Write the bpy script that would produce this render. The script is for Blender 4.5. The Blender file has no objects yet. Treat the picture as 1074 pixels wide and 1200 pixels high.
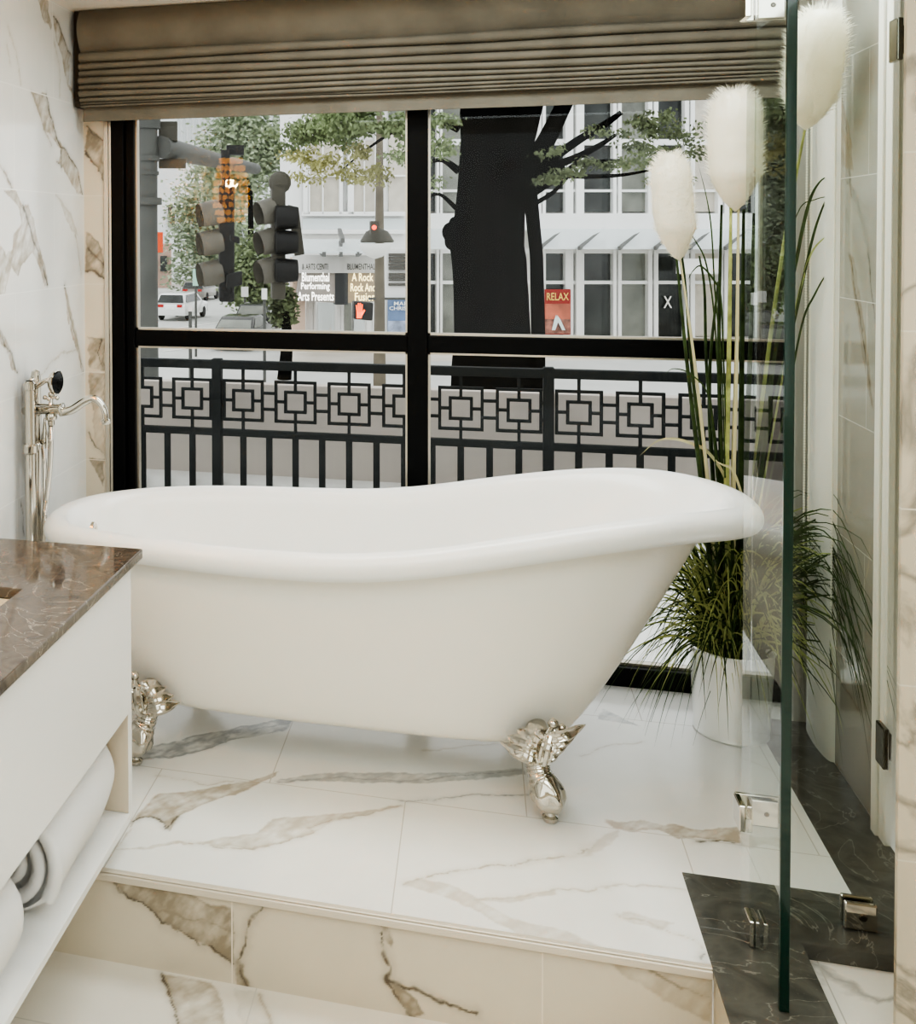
import bpy, bmesh, math, random
import numpy as np
from mathutils import Vector, Matrix, noise
random.seed(7); rng = np.random.default_rng(7)
PI = math.pi
scene = bpy.context.scene
col = scene.collection

# ------------------------------------------------------------------ camera
FOC, CX, CY = 1256.0, 216.0, 304.5            # photo 1074x1200, off-centre crop of a wider shot
TH, PT, RL, EYE = math.atan(344/1256.0), math.radians(1.4), 0.0053, 1.565
F0 = Vector((-math.sin(TH), math.cos(TH), 0)); R0 = Vector((math.cos(TH), math.sin(TH), 0)); ZU = Vector((0, 0, 1))
FW = F0*math.cos(PT) - ZU*math.sin(PT); U0 = F0*math.sin(PT) + ZU*math.cos(PT)
RI = R0*math.cos(RL) - U0*math.sin(RL); UI = U0*math.cos(RL) + R0*math.sin(RL)
cd = bpy.data.cameras.new('camera'); cam = bpy.data.objects.new('camera', cd); col.objects.link(cam)
cam.matrix_world = Matrix(((RI.x, UI.x, -FW.x, 0), (RI.y, UI.y, -FW.y, 0), (RI.z, UI.z, -FW.z, EYE), (0, 0, 0, 1)))
cd.sensor_fit = 'AUTO'; cd.sensor_width = 36; cd.lens = FOC/1200*36
cd.shift_x = (537-CX)/1200; cd.shift_y = -(600-CY)/1200; cd.clip_start = .02; cd.clip_end = 500
scene.camera = cam
def ray(px, py): return FW + RI*((px-CX)/FOC) - UI*((py-CY)/FOC)
def out(px, py, D):                            # a spot of the street, D metres away
    d = ray(px, py); return Vector((0, 0, EYE)) + d*(D/d.dot(F0))
def ony(px, py, Y):
    d = ray(px, py); return Vector((0, 0, EYE)) + d*(Y/d.y)

# ------------------------------------------------------------------ object helpers
def tag(o, label=None, cat=None, group=None, kind=None):
    if label: o['label'] = label
    if cat: o['category'] = cat
    if group: o['group'] = group
    if kind: o['kind'] = kind
    return o
def empty(name, loc=(0, 0, 0), rz=0, label=None, cat=None, group=None):
    o = bpy.data.objects.new(name, None); col.objects.link(o); o.location = loc; o.rotation_euler = (0, 0, rz)
    o.empty_display_size = .1
    return tag(o, label, cat, group)

def wm(o):                                     # world matrix before any depsgraph update
    b = Matrix.Translation(o.location) @ o.rotation_euler.to_matrix().to_4x4()
    return wm(o.parent) @ o.matrix_parent_inverse @ b if o.parent else b
class MB:
    """collects shapes and links them as one mesh object"""
    def __init__(s): s.v = []; s.f = []; s.m = []
    def add(s, vs, fs, mi=0):
        b = len(s.v); s.v += [tuple(v) for v in vs]
        s.f += [tuple(i+b for i in f) for f in fs]; s.m += [mi]*len(fs); return s
    def box(s, a, b, mi=0, rot=0, piv=None):
        x0, y0, z0 = a; x1, y1, z1 = b
        vs = [Vector(p) for p in ((x0,y0,z0),(x1,y0,z0),(x1,y1,z0),(x0,y1,z0),(x0,y0,z1),(x1,y0,z1),(x1,y1,z1),(x0,y1,z1))]
        if rot:
            pv = Vector(piv) if piv else Vector(((x0+x1)/2, (y0+y1)/2, 0)); R = Matrix.Rotation(rot, 3, 'Z')
            vs = [R @ (v-pv) + pv for v in vs]
        return s.add(vs, [(0,3,2,1),(4,5,6,7),(0,1,5,4),(1,2,6,5),(2,3,7,6),(3,0,4,7)], mi)
    def hexa(s, q, d, mi=0):                   # quad q (4 pts, ccw from viewer) pushed back by d
        q = [Vector(p) for p in q]; d = Vector(d); vs = q + [p+d for p in q]
        return s.add(vs, [(0,1,2,3),(7,6,5,4),(0,4,5,1),(1,5,6,2),(2,6,7,3),(3,7,4,0)], mi)
    def bar(s, p, q, w, h, mi=0, up=(0, 0, 1)):
        p = Vector(p); q = Vector(q); d = (q-p).normalized(); u = Vector(up)
        sx = d.cross(u)
        if sx.length < 1e-5: sx = d.cross(Vector((1, 0, 0)))
        sx.normalize(); sy = sx.cross(d).normalized(); vs = []
        for c in (p, q):
            for a, b in ((-1,-1),(1,-1),(1,1),(-1,1)): vs.append(c + sx*(a*w/2) + sy*(b*h/2))
        return s.add(vs, [(0,1,2,3),(7,6,5,4),(0,4,5,1),(1,5,6,2),(2,6,7,3),(3,7,4,0)], mi)
    def loft(s, rings, closed=True, cap0=True, cap1=True, mi=0):
        n = len(rings[0]); vs = [p for r in rings for p in r]; fs = []
        for i in range(len(rings)-1):
            for j in range(n if closed else n-1):
                k = (j+1) % n; fs.append((i*n+j, i*n+k, (i+1)*n+k, (i+1)*n+j))
        if cap0: fs.append(tuple(range(n-1, -1, -1)))
        if cap1: fs.append(tuple((len(rings)-1)*n+j for j in range(n)))
        return s.add(vs, fs, mi)
    def tube(s, pts, r, n=12, mi=0, cap=True, mod=None):
        pts = [Vector(p) for p in pts]; rs = r if isinstance(r, (list, tuple)) else [r]*len(pts)
        rings = []; prev = None
        for i, p in enumerate(pts):
            d = (pts[min(i+1, len(pts)-1)] - pts[max(i-1, 0)]).normalized()
            if prev is None:
                a = Vector((0, 0, 1)) if abs(d.z) < .9 else Vector((1, 0, 0))
                x = d.cross(a).normalized()
            else:
                x = (prev - d*prev.dot(d)).normalized()
            prev = x; y = d.cross(x)
            ring = []
            for k in range(n):
                t = 2*PI*k/n; rr = rs[i]*(mod(i, t) if mod else 1)
                ring.append(p + x*(math.cos(t)*rr) + y*(math.sin(t)*rr))
            rings.append(ring)
        return s.loft(rings, True, cap, cap, mi)
    def lathe(s, prof, c=(0, 0, 0), n=32, mi=0, cap0=False, cap1=False, axis='Z'):
        c = Vector(c); rings = []
        for r, h in prof:
            ring = []
            for k in range(n):
                t = 2*PI*k/n
                if axis == 'Z': p = Vector((r*math.cos(t), r*math.sin(t), h))
                elif axis == 'X': p = Vector((h, r*math.cos(t), r*math.sin(t)))
                else: p = Vector((r*math.sin(t), h, r*math.cos(t)))
                ring.append(c+p)
            rings.append(ring)
        return s.loft(rings, True, cap0, cap1, mi)
    def ball(s, c, r, n=12, m=8, mi=0, sc=(1, 1, 1)):
        prof = [(max(1e-4, math.sin(PI*i/m)), -math.cos(PI*i/m)) for i in range(m+1)]
        rings = [[Vector(c)+Vector((a*math.cos(2*PI*k/n)*r*sc[0], a*math.sin(2*PI*k/n)*r*sc[1], b*r*sc[2])) for k in range(n)] for a, b in prof]
        return s.loft(rings, True, True, True, mi)
    def build(s, name, mats, parent=None, smooth=None, bevel=0, seg=2, sub=0):
        me = bpy.data.meshes.new(name); me.from_pydata(s.v, [], s.f)
        mats = mats if isinstance(mats, (list, tuple)) else [mats]
        for m in mats: me.materials.append(m)
        if len(mats) > 1: me.polygons.foreach_set('material_index', s.m)
        if bevel:
            bm = bmesh.new(); bm.from_mesh(me); bmesh.ops.recalc_face_normals(bm, faces=bm.faces[:])
            bmesh.ops.bevel(bm, geom=[e for e in bm.edges if e.calc_face_angle(0) > .5], offset=bevel, segments=seg, affect='EDGES', profile=.5)
            bm.to_mesh(me); bm.free()
        else:
            bm = bmesh.new(); bm.from_mesh(me); bmesh.ops.recalc_face_normals(bm, faces=bm.faces[:]); bm.to_mesh(me); bm.free()
        if smooth is not None:
            me.polygons.foreach_set('use_smooth', [True]*len(me.polygons))
            me.set_sharp_from_angle(angle=math.radians(smooth))
        me.update()
        o = bpy.data.objects.new(name, me); col.objects.link(o)
        if parent: o.parent = parent; o.matrix_parent_inverse = wm(parent).inverted()
        if sub:
            md = o.modifiers.new('sub', 'SUBSURF'); md.levels = sub; md.render_levels = sub
        return o
def struct(name, mb, m, **k): return tag(mb.build(name, m, **k), kind='structure')
def smooth_path(pts, n=6):                     # Catmull-Rom through the points
    P = [Vector(p) for p in pts]; P = [P[0]*2-P[1]] + P + [P[-1]*2-P[-2]]; o = []
    for i in range(1, len(P)-2):
        for k in range(n):
            t = k/n; a, b, c, d = P[i-1:i+3]
            o.append(.5*((2*b) + (c-a)*t + (2*a-5*b+4*c-d)*t*t + (3*b-a-3*c+d)*t**3))
    return o + [P[-2]]
def copy_tree(o, parent=None):
    c = o.copy(); col.objects.link(c)
    if parent: c.parent = parent; c.matrix_parent_inverse = o.matrix_parent_inverse
    for ch in [x for x in bpy.data.objects if x.parent == o]: copy_tree(ch, c)
    return c

# ------------------------------------------------------------------ materials
def lin(c): return tuple((v/255/12.92 if v/255 <= .04045 else ((v/255+.055)/1.055)**2.4) for v in c)
def mat(name, rgb, rough=.5, metal=0, spec=.5, noise_amt=0, scale=20, bump=0, bscale=200, emit=0, coat=0, trans=0, alpha=1):
    m = bpy.data.materials.new(name); m.use_nodes = True; nt = m.node_tree; b = nt.nodes['Principled BSDF']
    c = (*lin(rgb), 1)
    b.inputs['Base Color'].default_value = c; b.inputs['Roughness'].default_value = rough
    b.inputs['Metallic'].default_value = metal; b.inputs['Specular IOR Level'].default_value = spec
    b.inputs['Coat Weight'].default_value = coat; b.inputs['Alpha'].default_value = alpha
    if emit: b.inputs['Emission Color'].default_value = c; b.inputs['Emission Strength'].default_value = emit
    if noise_amt:
        tc = nt.nodes.new('ShaderNodeTexCoord'); n = nt.nodes.new('ShaderNodeTexNoise'); n.inputs['Scale'].default_value = scale; n.inputs['Detail'].default_value = 6
        mx = nt.nodes.new('ShaderNodeMix'); mx.data_type = 'RGBA'; mx.blend_type = 'MULTIPLY'; mx.inputs[0].default_value = 1
        mr = nt.nodes.new('ShaderNodeMapRange'); mr.inputs[3].default_value = 1-noise_amt; mr.inputs[4].default_value = 1+noise_amt*.6; mr.inputs[1].default_value = .3; mr.inputs[2].default_value = .7
        nt.links.new(tc.outputs['Object'], n.inputs['Vector']); nt.links.new(n.outputs['Fac'], mr.inputs[0])
        mx.inputs[6].default_value = c; nt.links.new(mr.outputs[0], mx.inputs[7]); nt.links.new(mx.outputs[2], b.inputs['Base Color'])
    if bump:
        tc = nt.nodes.new('ShaderNodeTexCoord'); n = nt.nodes.new('ShaderNodeTexNoise'); n.inputs['Scale'].default_value = bscale; n.inputs['Detail'].default_value = 4
        bp = nt.nodes.new('ShaderNodeBump'); bp.inputs['Strength'].default_value = bump; bp.inputs['Distance'].default_value = .01
        nt.links.new(tc.outputs['Object'], n.inputs['Vector']); nt.links.new(n.outputs['Fac'], bp.inputs['Height']); nt.links.new(bp.outputs[0], b.inputs['Normal'])
    return m
def glass_mat(name, tint, refl=1.0, ior=1.5):
    m = bpy.data.materials.new(name); m.use_nodes = True; nt = m.node_tree; nt.nodes.clear()
    o = nt.nodes.new('ShaderNodeOutputMaterial'); t = nt.nodes.new('ShaderNodeBsdfTransparent'); g = nt.nodes.new('ShaderNodeBsdfGlossy')
    f = nt.nodes.new('ShaderNodeFresnel'); f.inputs['IOR'].default_value = ior
    mu = nt.nodes.new('ShaderNodeMath'); mu.operation = 'MULTIPLY'; mu.inputs[1].default_value = refl
    t.inputs[0].default_value = (*tint, 1); g.inputs['Roughness'].default_value = 0; g.inputs[0].default_value = (1, 1, 1, 1)
    geo = nt.nodes.new('ShaderNodeNewGeometry'); mi = nt.nodes.new('ShaderNodeMath'); mi.operation = 'SUBTRACT'; mi.inputs[0].default_value = 1   # outer face only reflects
    nt.links.new(geo.outputs['Backfacing'], mi.inputs[1])
    m2 = nt.nodes.new('ShaderNodeMath'); m2.operation = 'MULTIPLY'
    mx = nt.nodes.new('ShaderNodeMixShader')
    nt.links.new(f.outputs[0], mu.inputs[0]); nt.links.new(mu.outputs[0], m2.inputs[0]); nt.links.new(mi.outputs[0], m2.inputs[1])
    nt.links.new(m2.outputs[0], mx.inputs[0])
    nt.links.new(t.outputs[0], mx.inputs[1]); nt.links.new(g.outputs[0], mx.inputs[2]); nt.links.new(mx.outputs[0], o.inputs[0])
    return m
def brick_fac(nt, uaxis, vaxis, u0, v0, w, h, off, mortar=.0016):
    tc = nt.nodes.new('ShaderNodeTexCoord'); sp = nt.nodes.new('ShaderNodeSeparateXYZ'); cb = nt.nodes.new('ShaderNodeCombineXYZ')
    nt.links.new(tc.outputs['Object'], sp.inputs[0])
    for ax, o, k in ((uaxis, u0, 0), (vaxis, v0, 1)):
        a = nt.nodes.new('ShaderNodeMath'); a.operation = 'SUBTRACT'; a.inputs[1].default_value = o
        nt.links.new(sp.outputs['XYZ'.index(ax)], a.inputs[0]); nt.links.new(a.outputs[0], cb.inputs[k])
    br = nt.nodes.new('ShaderNodeTexBrick'); br.offset = off; br.offset_frequency = 2
    br.inputs['Scale'].default_value = 1; br.inputs['Brick Width'].default_value = w; br.inputs['Row Height'].default_value = h
    br.inputs['Mortar Size'].default_value = mortar; br.inputs['Mortar Smooth'].default_value = .3
    nt.links.new(cb.outputs[0], br.inputs['Vector']); return br.outputs['Fac']
def tile_mat(name, brick, grout, rough=.18, base=None, attr=True, spec=.5):
    m = bpy.data.materials.new(name); m.use_nodes = True; nt = m.node_tree; b = nt.nodes['Principled BSDF']
    b.inputs['Roughness'].default_value = rough; b.inputs['Specular IOR Level'].default_value = spec
    mx = nt.nodes.new('ShaderNodeMix'); mx.data_type = 'RGBA'
    if attr:
        a = nt.nodes.new('ShaderNodeAttribute'); a.attribute_name = 'vein'; src = a.outputs['Color']
    else:
        tc = nt.nodes.new('ShaderNodeTexCoord'); n = nt.nodes.new('ShaderNodeTexNoise'); n.inputs['Scale'].default_value = 2.2; n.inputs['Detail'].default_value = 8; n.inputs['Distortion'].default_value = 1.2
        nt.links.new(tc.outputs['Object'], n.inputs['Vector'])
        r = nt.nodes.new('ShaderNodeValToRGB'); e = r.color_ramp.elements; e[0].position = .47; e[0].color = (*lin(base), 1); e[1].position = .5; e[1].color = (*[v*.55 for v in lin(base)], 1)
        k = e.new(.53); k.color = (*lin(base), 1); nt.links.new(n.outputs['Fac'], r.inputs[0]); src = r.outputs[0]
    nt.links.new(src, mx.inputs[6]); mx.inputs[7].default_value = (*lin(grout), 1)
    nt.links.new(brick_fac(nt, *brick), mx.inputs[0])
    # faint cloudiness of the stone
    tc = nt.nodes.new('ShaderNodeTexCoord'); n = nt.nodes.new('ShaderNodeTexNoise'); n.inputs['Scale'].default_value = 3.5; n.inputs['Detail'].default_value = 7
    mr = nt.nodes.new('ShaderNodeMapRange'); mr.inputs[1].default_value = .3; mr.inputs[2].default_value = .7; mr.inputs[3].default_value = .93; mr.inputs[4].default_value = 1.02
    m2 = nt.nodes.new('ShaderNodeMix'); m2.data_type = 'RGBA'; m2.blend_type = 'MULTIPLY'; m2.inputs[0].default_value = 1
    nt.links.new(tc.outputs['Object'], n.inputs['Vector']); nt.links.new(n.outputs['Fac'], mr.inputs[0])
    nt.links.new(mx.outputs[2], m2.inputs[6]); nt.links.new(mr.outputs[0], m2.inputs[7]); nt.links.new(m2.outputs[2], b.inputs['Base Color'])
    return m
def dark_marble(name, c0, c1, c2, rough=.12, scale=9):
    m = bpy.data.materials.new(name); m.use_nodes = True; nt = m.node_tree; b = nt.nodes['Principled BSDF']; b.inputs['Roughness'].default_value = rough
    tc = nt.nodes.new('ShaderNodeTexCoord')
    def nz(sc, det, dis):
        n = nt.nodes.new('ShaderNodeTexNoise'); n.inputs['Scale'].default_value = sc; n.inputs['Detail'].default_value = det; n.inputs['Distortion'].default_value = dis
        nt.links.new(tc.outputs['Object'], n.inputs['Vector']); return n.outputs['Fac']
    def ramp(src, els):
        r = nt.nodes.new('ShaderNodeValToRGB'); e = r.color_ramp.elements
        e[0].position, e[0].color = els[0][0], (*els[0][1], 1); e[1].position, e[1].color = els[-1][0], (*els[-1][1], 1)
        for p, c in els[1:-1]: k = e.new(p); k.color = (*c, 1)
        nt.links.new(src, r.inputs[0]); return r.outputs[0]
    base = ramp(nz(scale, 9, 1.5), [(.3, lin(c0)), (.55, lin(c1)), (.75, lin(c0))])
    v1 = ramp(nz(scale*.35, 10, 2.5), [(.492, (0,0,0)), (.5, (.7,.7,.7)), (.505, (0,0,0))])
    v2 = ramp(nz(scale*4, 6, 3), [(.66, (0,0,0)), (.78, (.35,.35,.35))])
    mx = nt.nodes.new('ShaderNodeMix'); mx.data_type = 'RGBA'; mx.inputs[7].default_value = (*lin(c2), 1)
    ad = nt.nodes.new('ShaderNodeMath'); ad.operation = 'MAXIMUM'
    nt.links.new(v1, ad.inputs[0]); nt.links.new(v2, ad.inputs[1]); nt.links.new(ad.outputs[0], mx.inputs[0]); nt.links.new(base, mx.inputs[6])
    nt.links.new(mx.outputs[2], b.inputs['Base Color']); return m

def leafy(name, rgb, tr, var=0):
    m = mat(name, rgb, .55, noise_amt=var, scale=25, spec=.2); nt = m.node_tree; b = nt.nodes['Principled BSDF']; o = nt.nodes['Material Output']
    t = nt.nodes.new('ShaderNodeBsdfTranslucent'); t.inputs[0].default_value = (*lin(rgb), 1); mx = nt.nodes.new('ShaderNodeMixShader'); mx.inputs[0].default_value = tr
    nt.links.new(b.outputs[0], mx.inputs[1]); nt.links.new(t.outputs[0], mx.inputs[2]); nt.links.new(mx.outputs[0], o.inputs[0]); return m
M = {}
M['white_paint'] = mat('white_paint', (236, 234, 230), .5)
M['ceiling'] = mat('ceiling_paint', (226, 219, 208), .8)
M['plain_wall'] = mat('plain_wall', (214, 206, 194), .6)
M['lacquer'] = mat('white_lacquer', (233, 231, 227), .35)
M['inside_shade'] = mat('cabinet_inside_shade', (205, 192, 172), .6)  # beige puts the interior shade into the colour
M['enamel'] = mat('white_enamel', (240, 239, 235), .28, coat=.12)
M['enamel_shade'] = mat('shaded_enamel', (236, 231, 221), .3)  # same white enamel, creamed to stand for warm shade on the body
M['chrome'] = mat('chrome', (225, 220, 212), .06, 1)
M['nickel'] = mat('polished_nickel', (206, 201, 191), .06, 1)
M['darkmetal'] = mat('dark_chrome', (120, 115, 108), .15, 1)
M['silver'] = mat('silver_trim', (200, 192, 178), .3, .8)
M['blackframe'] = mat('black_window_frame', (4, 4, 5), .42, spec=.18)
M['gasket'] = mat('black_gasket', (6, 6, 7), .6)
M['fabric'] = mat('olive_linen', (118, 113, 102), .95, noise_amt=.16, scale=9, bump=.25, bscale=420, spec=.1)
M['shade_dark'] = mat('blind_shade', (60, 53, 45), .95)
M['chain'] = mat('bead_chain', (232, 228, 214), .4)
M['towel'] = mat('white_towelling', (236, 234, 231), .95, bump=.5, bscale=500, spec=.1)
M['counter'] = dark_marble('brown_marble', (78, 69, 61), (100, 90, 80), (176, 166, 152), .06, 12)
M['curb'] = dark_marble('charcoal_marble', (70, 69, 64), (94, 92, 85), (146, 142, 132), .22, 8)
M['beige_tile'] = tile_mat('beige_tile', ('Z', 'X', .195, 0, .3, 9, .0, .0016), (205, 197, 180), .3, (196, 184, 163), attr=False)
M['showerfloor'] = tile_mat('shower_floor_tile', ('X', 'Y', .63, 0, 5, 9, 0, .0016), (190, 182, 170), .3, (228, 222, 211), attr=False)
M['glass'] = glass_mat('clear_glass', (.955, .975, .96), 1.0)
M['glass_tint'] = glass_mat('tinted_clear_glass', (.92, .945, .925), 1.0)
M['winglass'] = glass_mat('window_glass', (.985, .99, .985), .5)
M['glassedge'] = mat('green_glass_edge', (8, 44, 34), .12, coat=.5)
M['pot'] = mat('white_metal_pot', (250, 250, 247), .34, .55, coat=.3)
M['soil'] = mat('soil', (30, 27, 22), .95)
M['blade'] = leafy('grass_blade', (74, 92, 54), .3, .6)
M['blade2'] = leafy('grass_blade_light', (186, 192, 128), .3, .5)
M['straw'] = mat('straw_blade', (196, 190, 150), .6)
M['plume'] = leafy('cream_plume', (250, 246, 234), .45)
M['black'] = mat('black_void', (12, 12, 12), .7)

# ------------------------------------------------------------------ veined stone
def vnoise(x, y, sc, seed, octv=4):            # fractal value noise on arrays
    r = np.random.default_rng(seed); T = r.random((256, 256)); o = np.zeros_like(x); a = 1; tot = 0
    for k in range(octv):
        u = x*sc+37.1*k; v = y*sc+11.7*k; i = np.floor(u).astype(int); j = np.floor(v).astype(int); fu = u-i; fv = v-j
        fu = fu*fu*(3-2*fu); fv = fv*fv*(3-2*fv); g = lambda p, q: T[p % 256, q % 256]
        o += a*((g(i, j)*(1-fu)+g(i+1, j)*fu)*(1-fv) + (g(i, j+1)*(1-fu)+g(i+1, j+1)*fu)*fv); tot += a; a *= .55; sc *= 2
    return o/tot - .5
VC = {'B': (186, 174, 155), 'b': (204, 195, 180), 'c': (213, 206, 194), 'G': (164, 164, 162), 'g': (188, 188, 184), 'D': (98, 87, 72), 'T': (152, 139, 119), 'U': (186, 173, 152)}
def veined(u, v, base, shapes, seed=1, wob=.013):
    n1 = vnoise(u, v, 11, seed, 5); n2 = vnoise(u, v, 11, seed+1, 5); n3 = vnoise(u, v, 45, seed+2, 4); n4 = vnoise(u, v, 60, seed+3, 4); n5 = vnoise(u*.6+v*.8, (v*.6-u*.8)*3.2, 16, seed+9, 5)
    x = u + n1*wob*2.2 + n3*wob*.9; y = v + n2*wob*2.2 + n4*wob*.9
    C = np.empty(u.shape+(3,)); C[:] = lin(base)
    C *= (1 + .05*vnoise(u, v, 3, seed+5)[..., None])
    def segd(P, closed):
        d = np.full(u.shape, 9.); P = list(P); Q = P[1:] + ([P[0]] if closed else [])
        for (ax, ay), (bx, by) in zip(P, Q):
            ex, ey = bx-ax, by-ay; L = ex*ex+ey*ey+1e-12
            t = np.clip(((x-ax)*ex+(y-ay)*ey)/L, 0, 1); d = np.minimum(d, np.hypot(x-ax-t*ex, y-ay-t*ey))
        return d
    for kind, key, P in shapes:
        cc = np.array(lin(VC[key]))
        if kind == 'p':
            ins = np.zeros(u.shape, bool)
            for (ax, ay), (bx, by) in zip(P, P[1:]+P[:1]):
                cr = ((ay > y) != (by > y)); ins ^= cr & (x < (bx-ax)*(y-ay)/((by-ay) if by != ay else 1e-9)+ax)
            d = segd(P, True); sd = np.where(ins, d, -d)
            a = np.clip(sd/.006+.5, 0, 1); a = a*a*(3-2*a)
            a = a*np.clip(.62 + .9*n3 + 1.5*n5 + .42*np.exp(-np.abs(sd)/.005)*(1+3*n1), .1, 1)
        else:
            d = segd(P, False); w = .0032*(1+2.2*n1+1.6*n3)
            a = np.clip(1.3-d/np.maximum(w, .0008), 0, 1)*np.clip(.85+1.6*n4, .25, 1)
            a = np.maximum(a, .22*np.exp(-(d/.012)**2))
        C = C*(1-a[..., None]) + cc*a[..., None]
    return C
def stone(name, origin, ud, vd, U, V, base, shapes, m, seed=1, res=.004, extra=(), skip=None):
    """a tiled face spanned by ud, vd over U x V metres, veined in colour; extra = plain quads"""
    ud = Vector(ud); vd = Vector(vd); O = Vector(origin)
    nu = max(2, int((U[1]-U[0])/res)+1); nv = max(2, int((V[1]-V[0])/res)+1)
    uu, vv = np.meshgrid(np.linspace(*U, nu), np.linspace(*V, nv)); C = veined(uu, vv, base, shapes, seed)
    X = np.array(O)[None, None] + uu[..., None]*np.array(ud) + vv[..., None]*np.array(vd)
    i = np.arange(nu*nv).reshape(nv, nu)
    F = np.stack([i[:-1, :-1], i[:-1, 1:], i[1:, 1:], i[1:, :-1]], -1).reshape(-1, 4)
    if skip: c = X.reshape(-1, 3)[F[:, 0]]; F = F[~((c[:, 0] > skip[0]) & (c[:, 1] < skip[1]))]
    verts = X.reshape(-1, 3).tolist(); faces = F.tolist(); cols = C.reshape(-1, 3).tolist()
    for q in extra:
        b = len(verts); verts += [tuple(p) for p in q]; faces.append([b, b+1, b+2, b+3]); cols += [lin(base)]*4
    me = bpy.data.meshes.new(name); me.from_pydata(verts, [], faces)
    at = me.attributes.new('vein', 'FLOAT_COLOR', 'POINT'); arr = np.ones((len(verts), 4), np.float32); arr[:, :3] = cols
    at.data.foreach_set('color', arr.ravel()); me.materials.append(m); me.update()
    o = bpy.data.objects.new(name, me); col.objects.link(o); return tag(o, kind='structure')
FLOOR_VEINS_MARKS = [
('p','G',[(-0.866,2.636),(-0.863,2.685),(-0.799,2.751),(-0.673,2.841),(-0.594,2.898),(-0.498,2.984),(-0.505,2.895),(-0.582,2.839),(-0.647,2.791),(-0.698,2.728),(-0.772,2.656),(-0.855,2.625)]),
('l','G',[(-0.856,2.629),(-0.775,2.669),(-0.699,2.733),(-0.658,2.778),(-0.656,2.830),(-0.589,2.873),(-0.504,2.933)]),
('p','g',[(-0.482,2.615),(-0.414,2.659),(-0.291,2.709),(-0.123,2.753),(0.002,2.790),(0.111,2.837),(0.122,2.804),(0.002,2.751),(-0.121,2.705),(-0.223,2.670),(-0.326,2.647)]),
('l','G',[(-0.470,2.609),(-0.329,2.672),(-0.183,2.693),(-0.040,2.762),(0.111,2.823)]),
('l','G',[(-0.177,2.595),(-0.078,2.637),(0.002,2.671),(0.162,2.713)]),
('p','B',[(-0.774,2.229),(-0.773,2.363),(-0.750,2.474),(-0.699,2.507),(-0.639,2.548),(-0.549,2.602),(-0.497,2.646),(-0.484,2.660),(-0.487,2.634),(-0.542,2.568),(-0.557,2.540),(-0.599,2.506),(-0.628,2.465),(-0.656,2.421),(-0.676,2.389),(-0.679,2.331),(-0.700,2.356),(-0.740,2.374),(-0.777,2.353)]),
('l','D',[(-0.776,2.350),(-0.762,2.368),(-0.740,2.374),(-0.715,2.373),(-0.691,2.341),(-0.687,2.360),(-0.677,2.394)]),
('l','b',[(-0.784,2.560),(-0.724,2.560),(-0.651,2.555),(-0.607,2.586),(-0.549,2.598)]),
('p','b',[(-0.773,2.227),(-0.733,2.247),(-0.667,2.289),(-0.626,2.292),(-0.557,2.330),(-0.483,2.371),(-0.457,2.429),(-0.424,2.455),(-0.354,2.486),(-0.301,2.511),(-0.247,2.532),(-0.176,2.575),(-0.184,2.556),(-0.245,2.518),(-0.301,2.479),(-0.331,2.457),(-0.365,2.407),(-0.407,2.358),(-0.461,2.308),(-0.506,2.307),(-0.559,2.301),(-0.621,2.290),(-0.671,2.272),(-0.727,2.243)]),
('l','B',[(-0.630,2.291),(-0.549,2.296),(-0.461,2.308),(-0.407,2.358),(-0.365,2.405),(-0.381,2.423),(-0.332,2.467),(-0.245,2.518),(-0.175,2.571)]),
('p','c',[(-0.154,2.260),(-0.123,2.286),(-0.065,2.284),(-0.009,2.264),(0.045,2.218),(0.098,2.199),(0.165,2.192),(0.230,2.155),(0.162,2.151),(0.096,2.155),(0.045,2.179),(-0.009,2.217),(-0.072,2.240)]),
('l','B',[(-0.150,2.262),(-0.091,2.309),(-0.034,2.339),(0.024,2.378),(0.073,2.386),(0.107,2.415),(0.219,2.482),(0.264,2.522),(0.305,2.586)]),
('p','c',[(0.218,2.471),(0.256,2.520),(0.287,2.578),(0.314,2.593),(0.300,2.548),(0.262,2.498)]),
('p','c',[(-0.001,2.245),(0.031,2.259),(0.094,2.291),(0.158,2.322),(0.162,2.309),(0.101,2.279),(0.046,2.250)]),
('l','b',[(-0.001,2.245),(0.070,2.275),(0.159,2.326),(0.239,2.347),(0.304,2.379),(0.368,2.391),(0.421,2.391)]),
('p','B',[(0.280,2.636),(0.319,2.632),(0.373,2.652),(0.415,2.645),(0.442,2.658),(0.490,2.645),(0.579,2.675),(0.568,2.603),(0.531,2.601),(0.484,2.613),(0.440,2.598),(0.402,2.622),(0.348,2.594),(0.306,2.596)]),
('l','D',[(0.481,2.596),(0.523,2.604),(0.543,2.601),(0.567,2.597)]),
('p','c',[(0.269,2.277),(0.301,2.292),(0.335,2.268),(0.378,2.267),(0.345,2.240),(0.302,2.247)]),
('l','b',[(0.276,2.272),(0.319,2.264),(0.359,2.237),(0.399,2.224),(0.413,2.203)]),
('l','D',[(0.410,2.185),(0.403,2.166),(0.405,2.149)]),
('p','g',[(0.322,3.181),(0.340,3.253),(0.432,3.172)]),  # grey triangle beside the tub
('l','c',[(0.259,2.946),(0.346,3.025),(0.431,3.070)]),
('l','c',[(-0.129,2.868),(0.002,2.941),(0.113,2.990)]),
]
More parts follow.
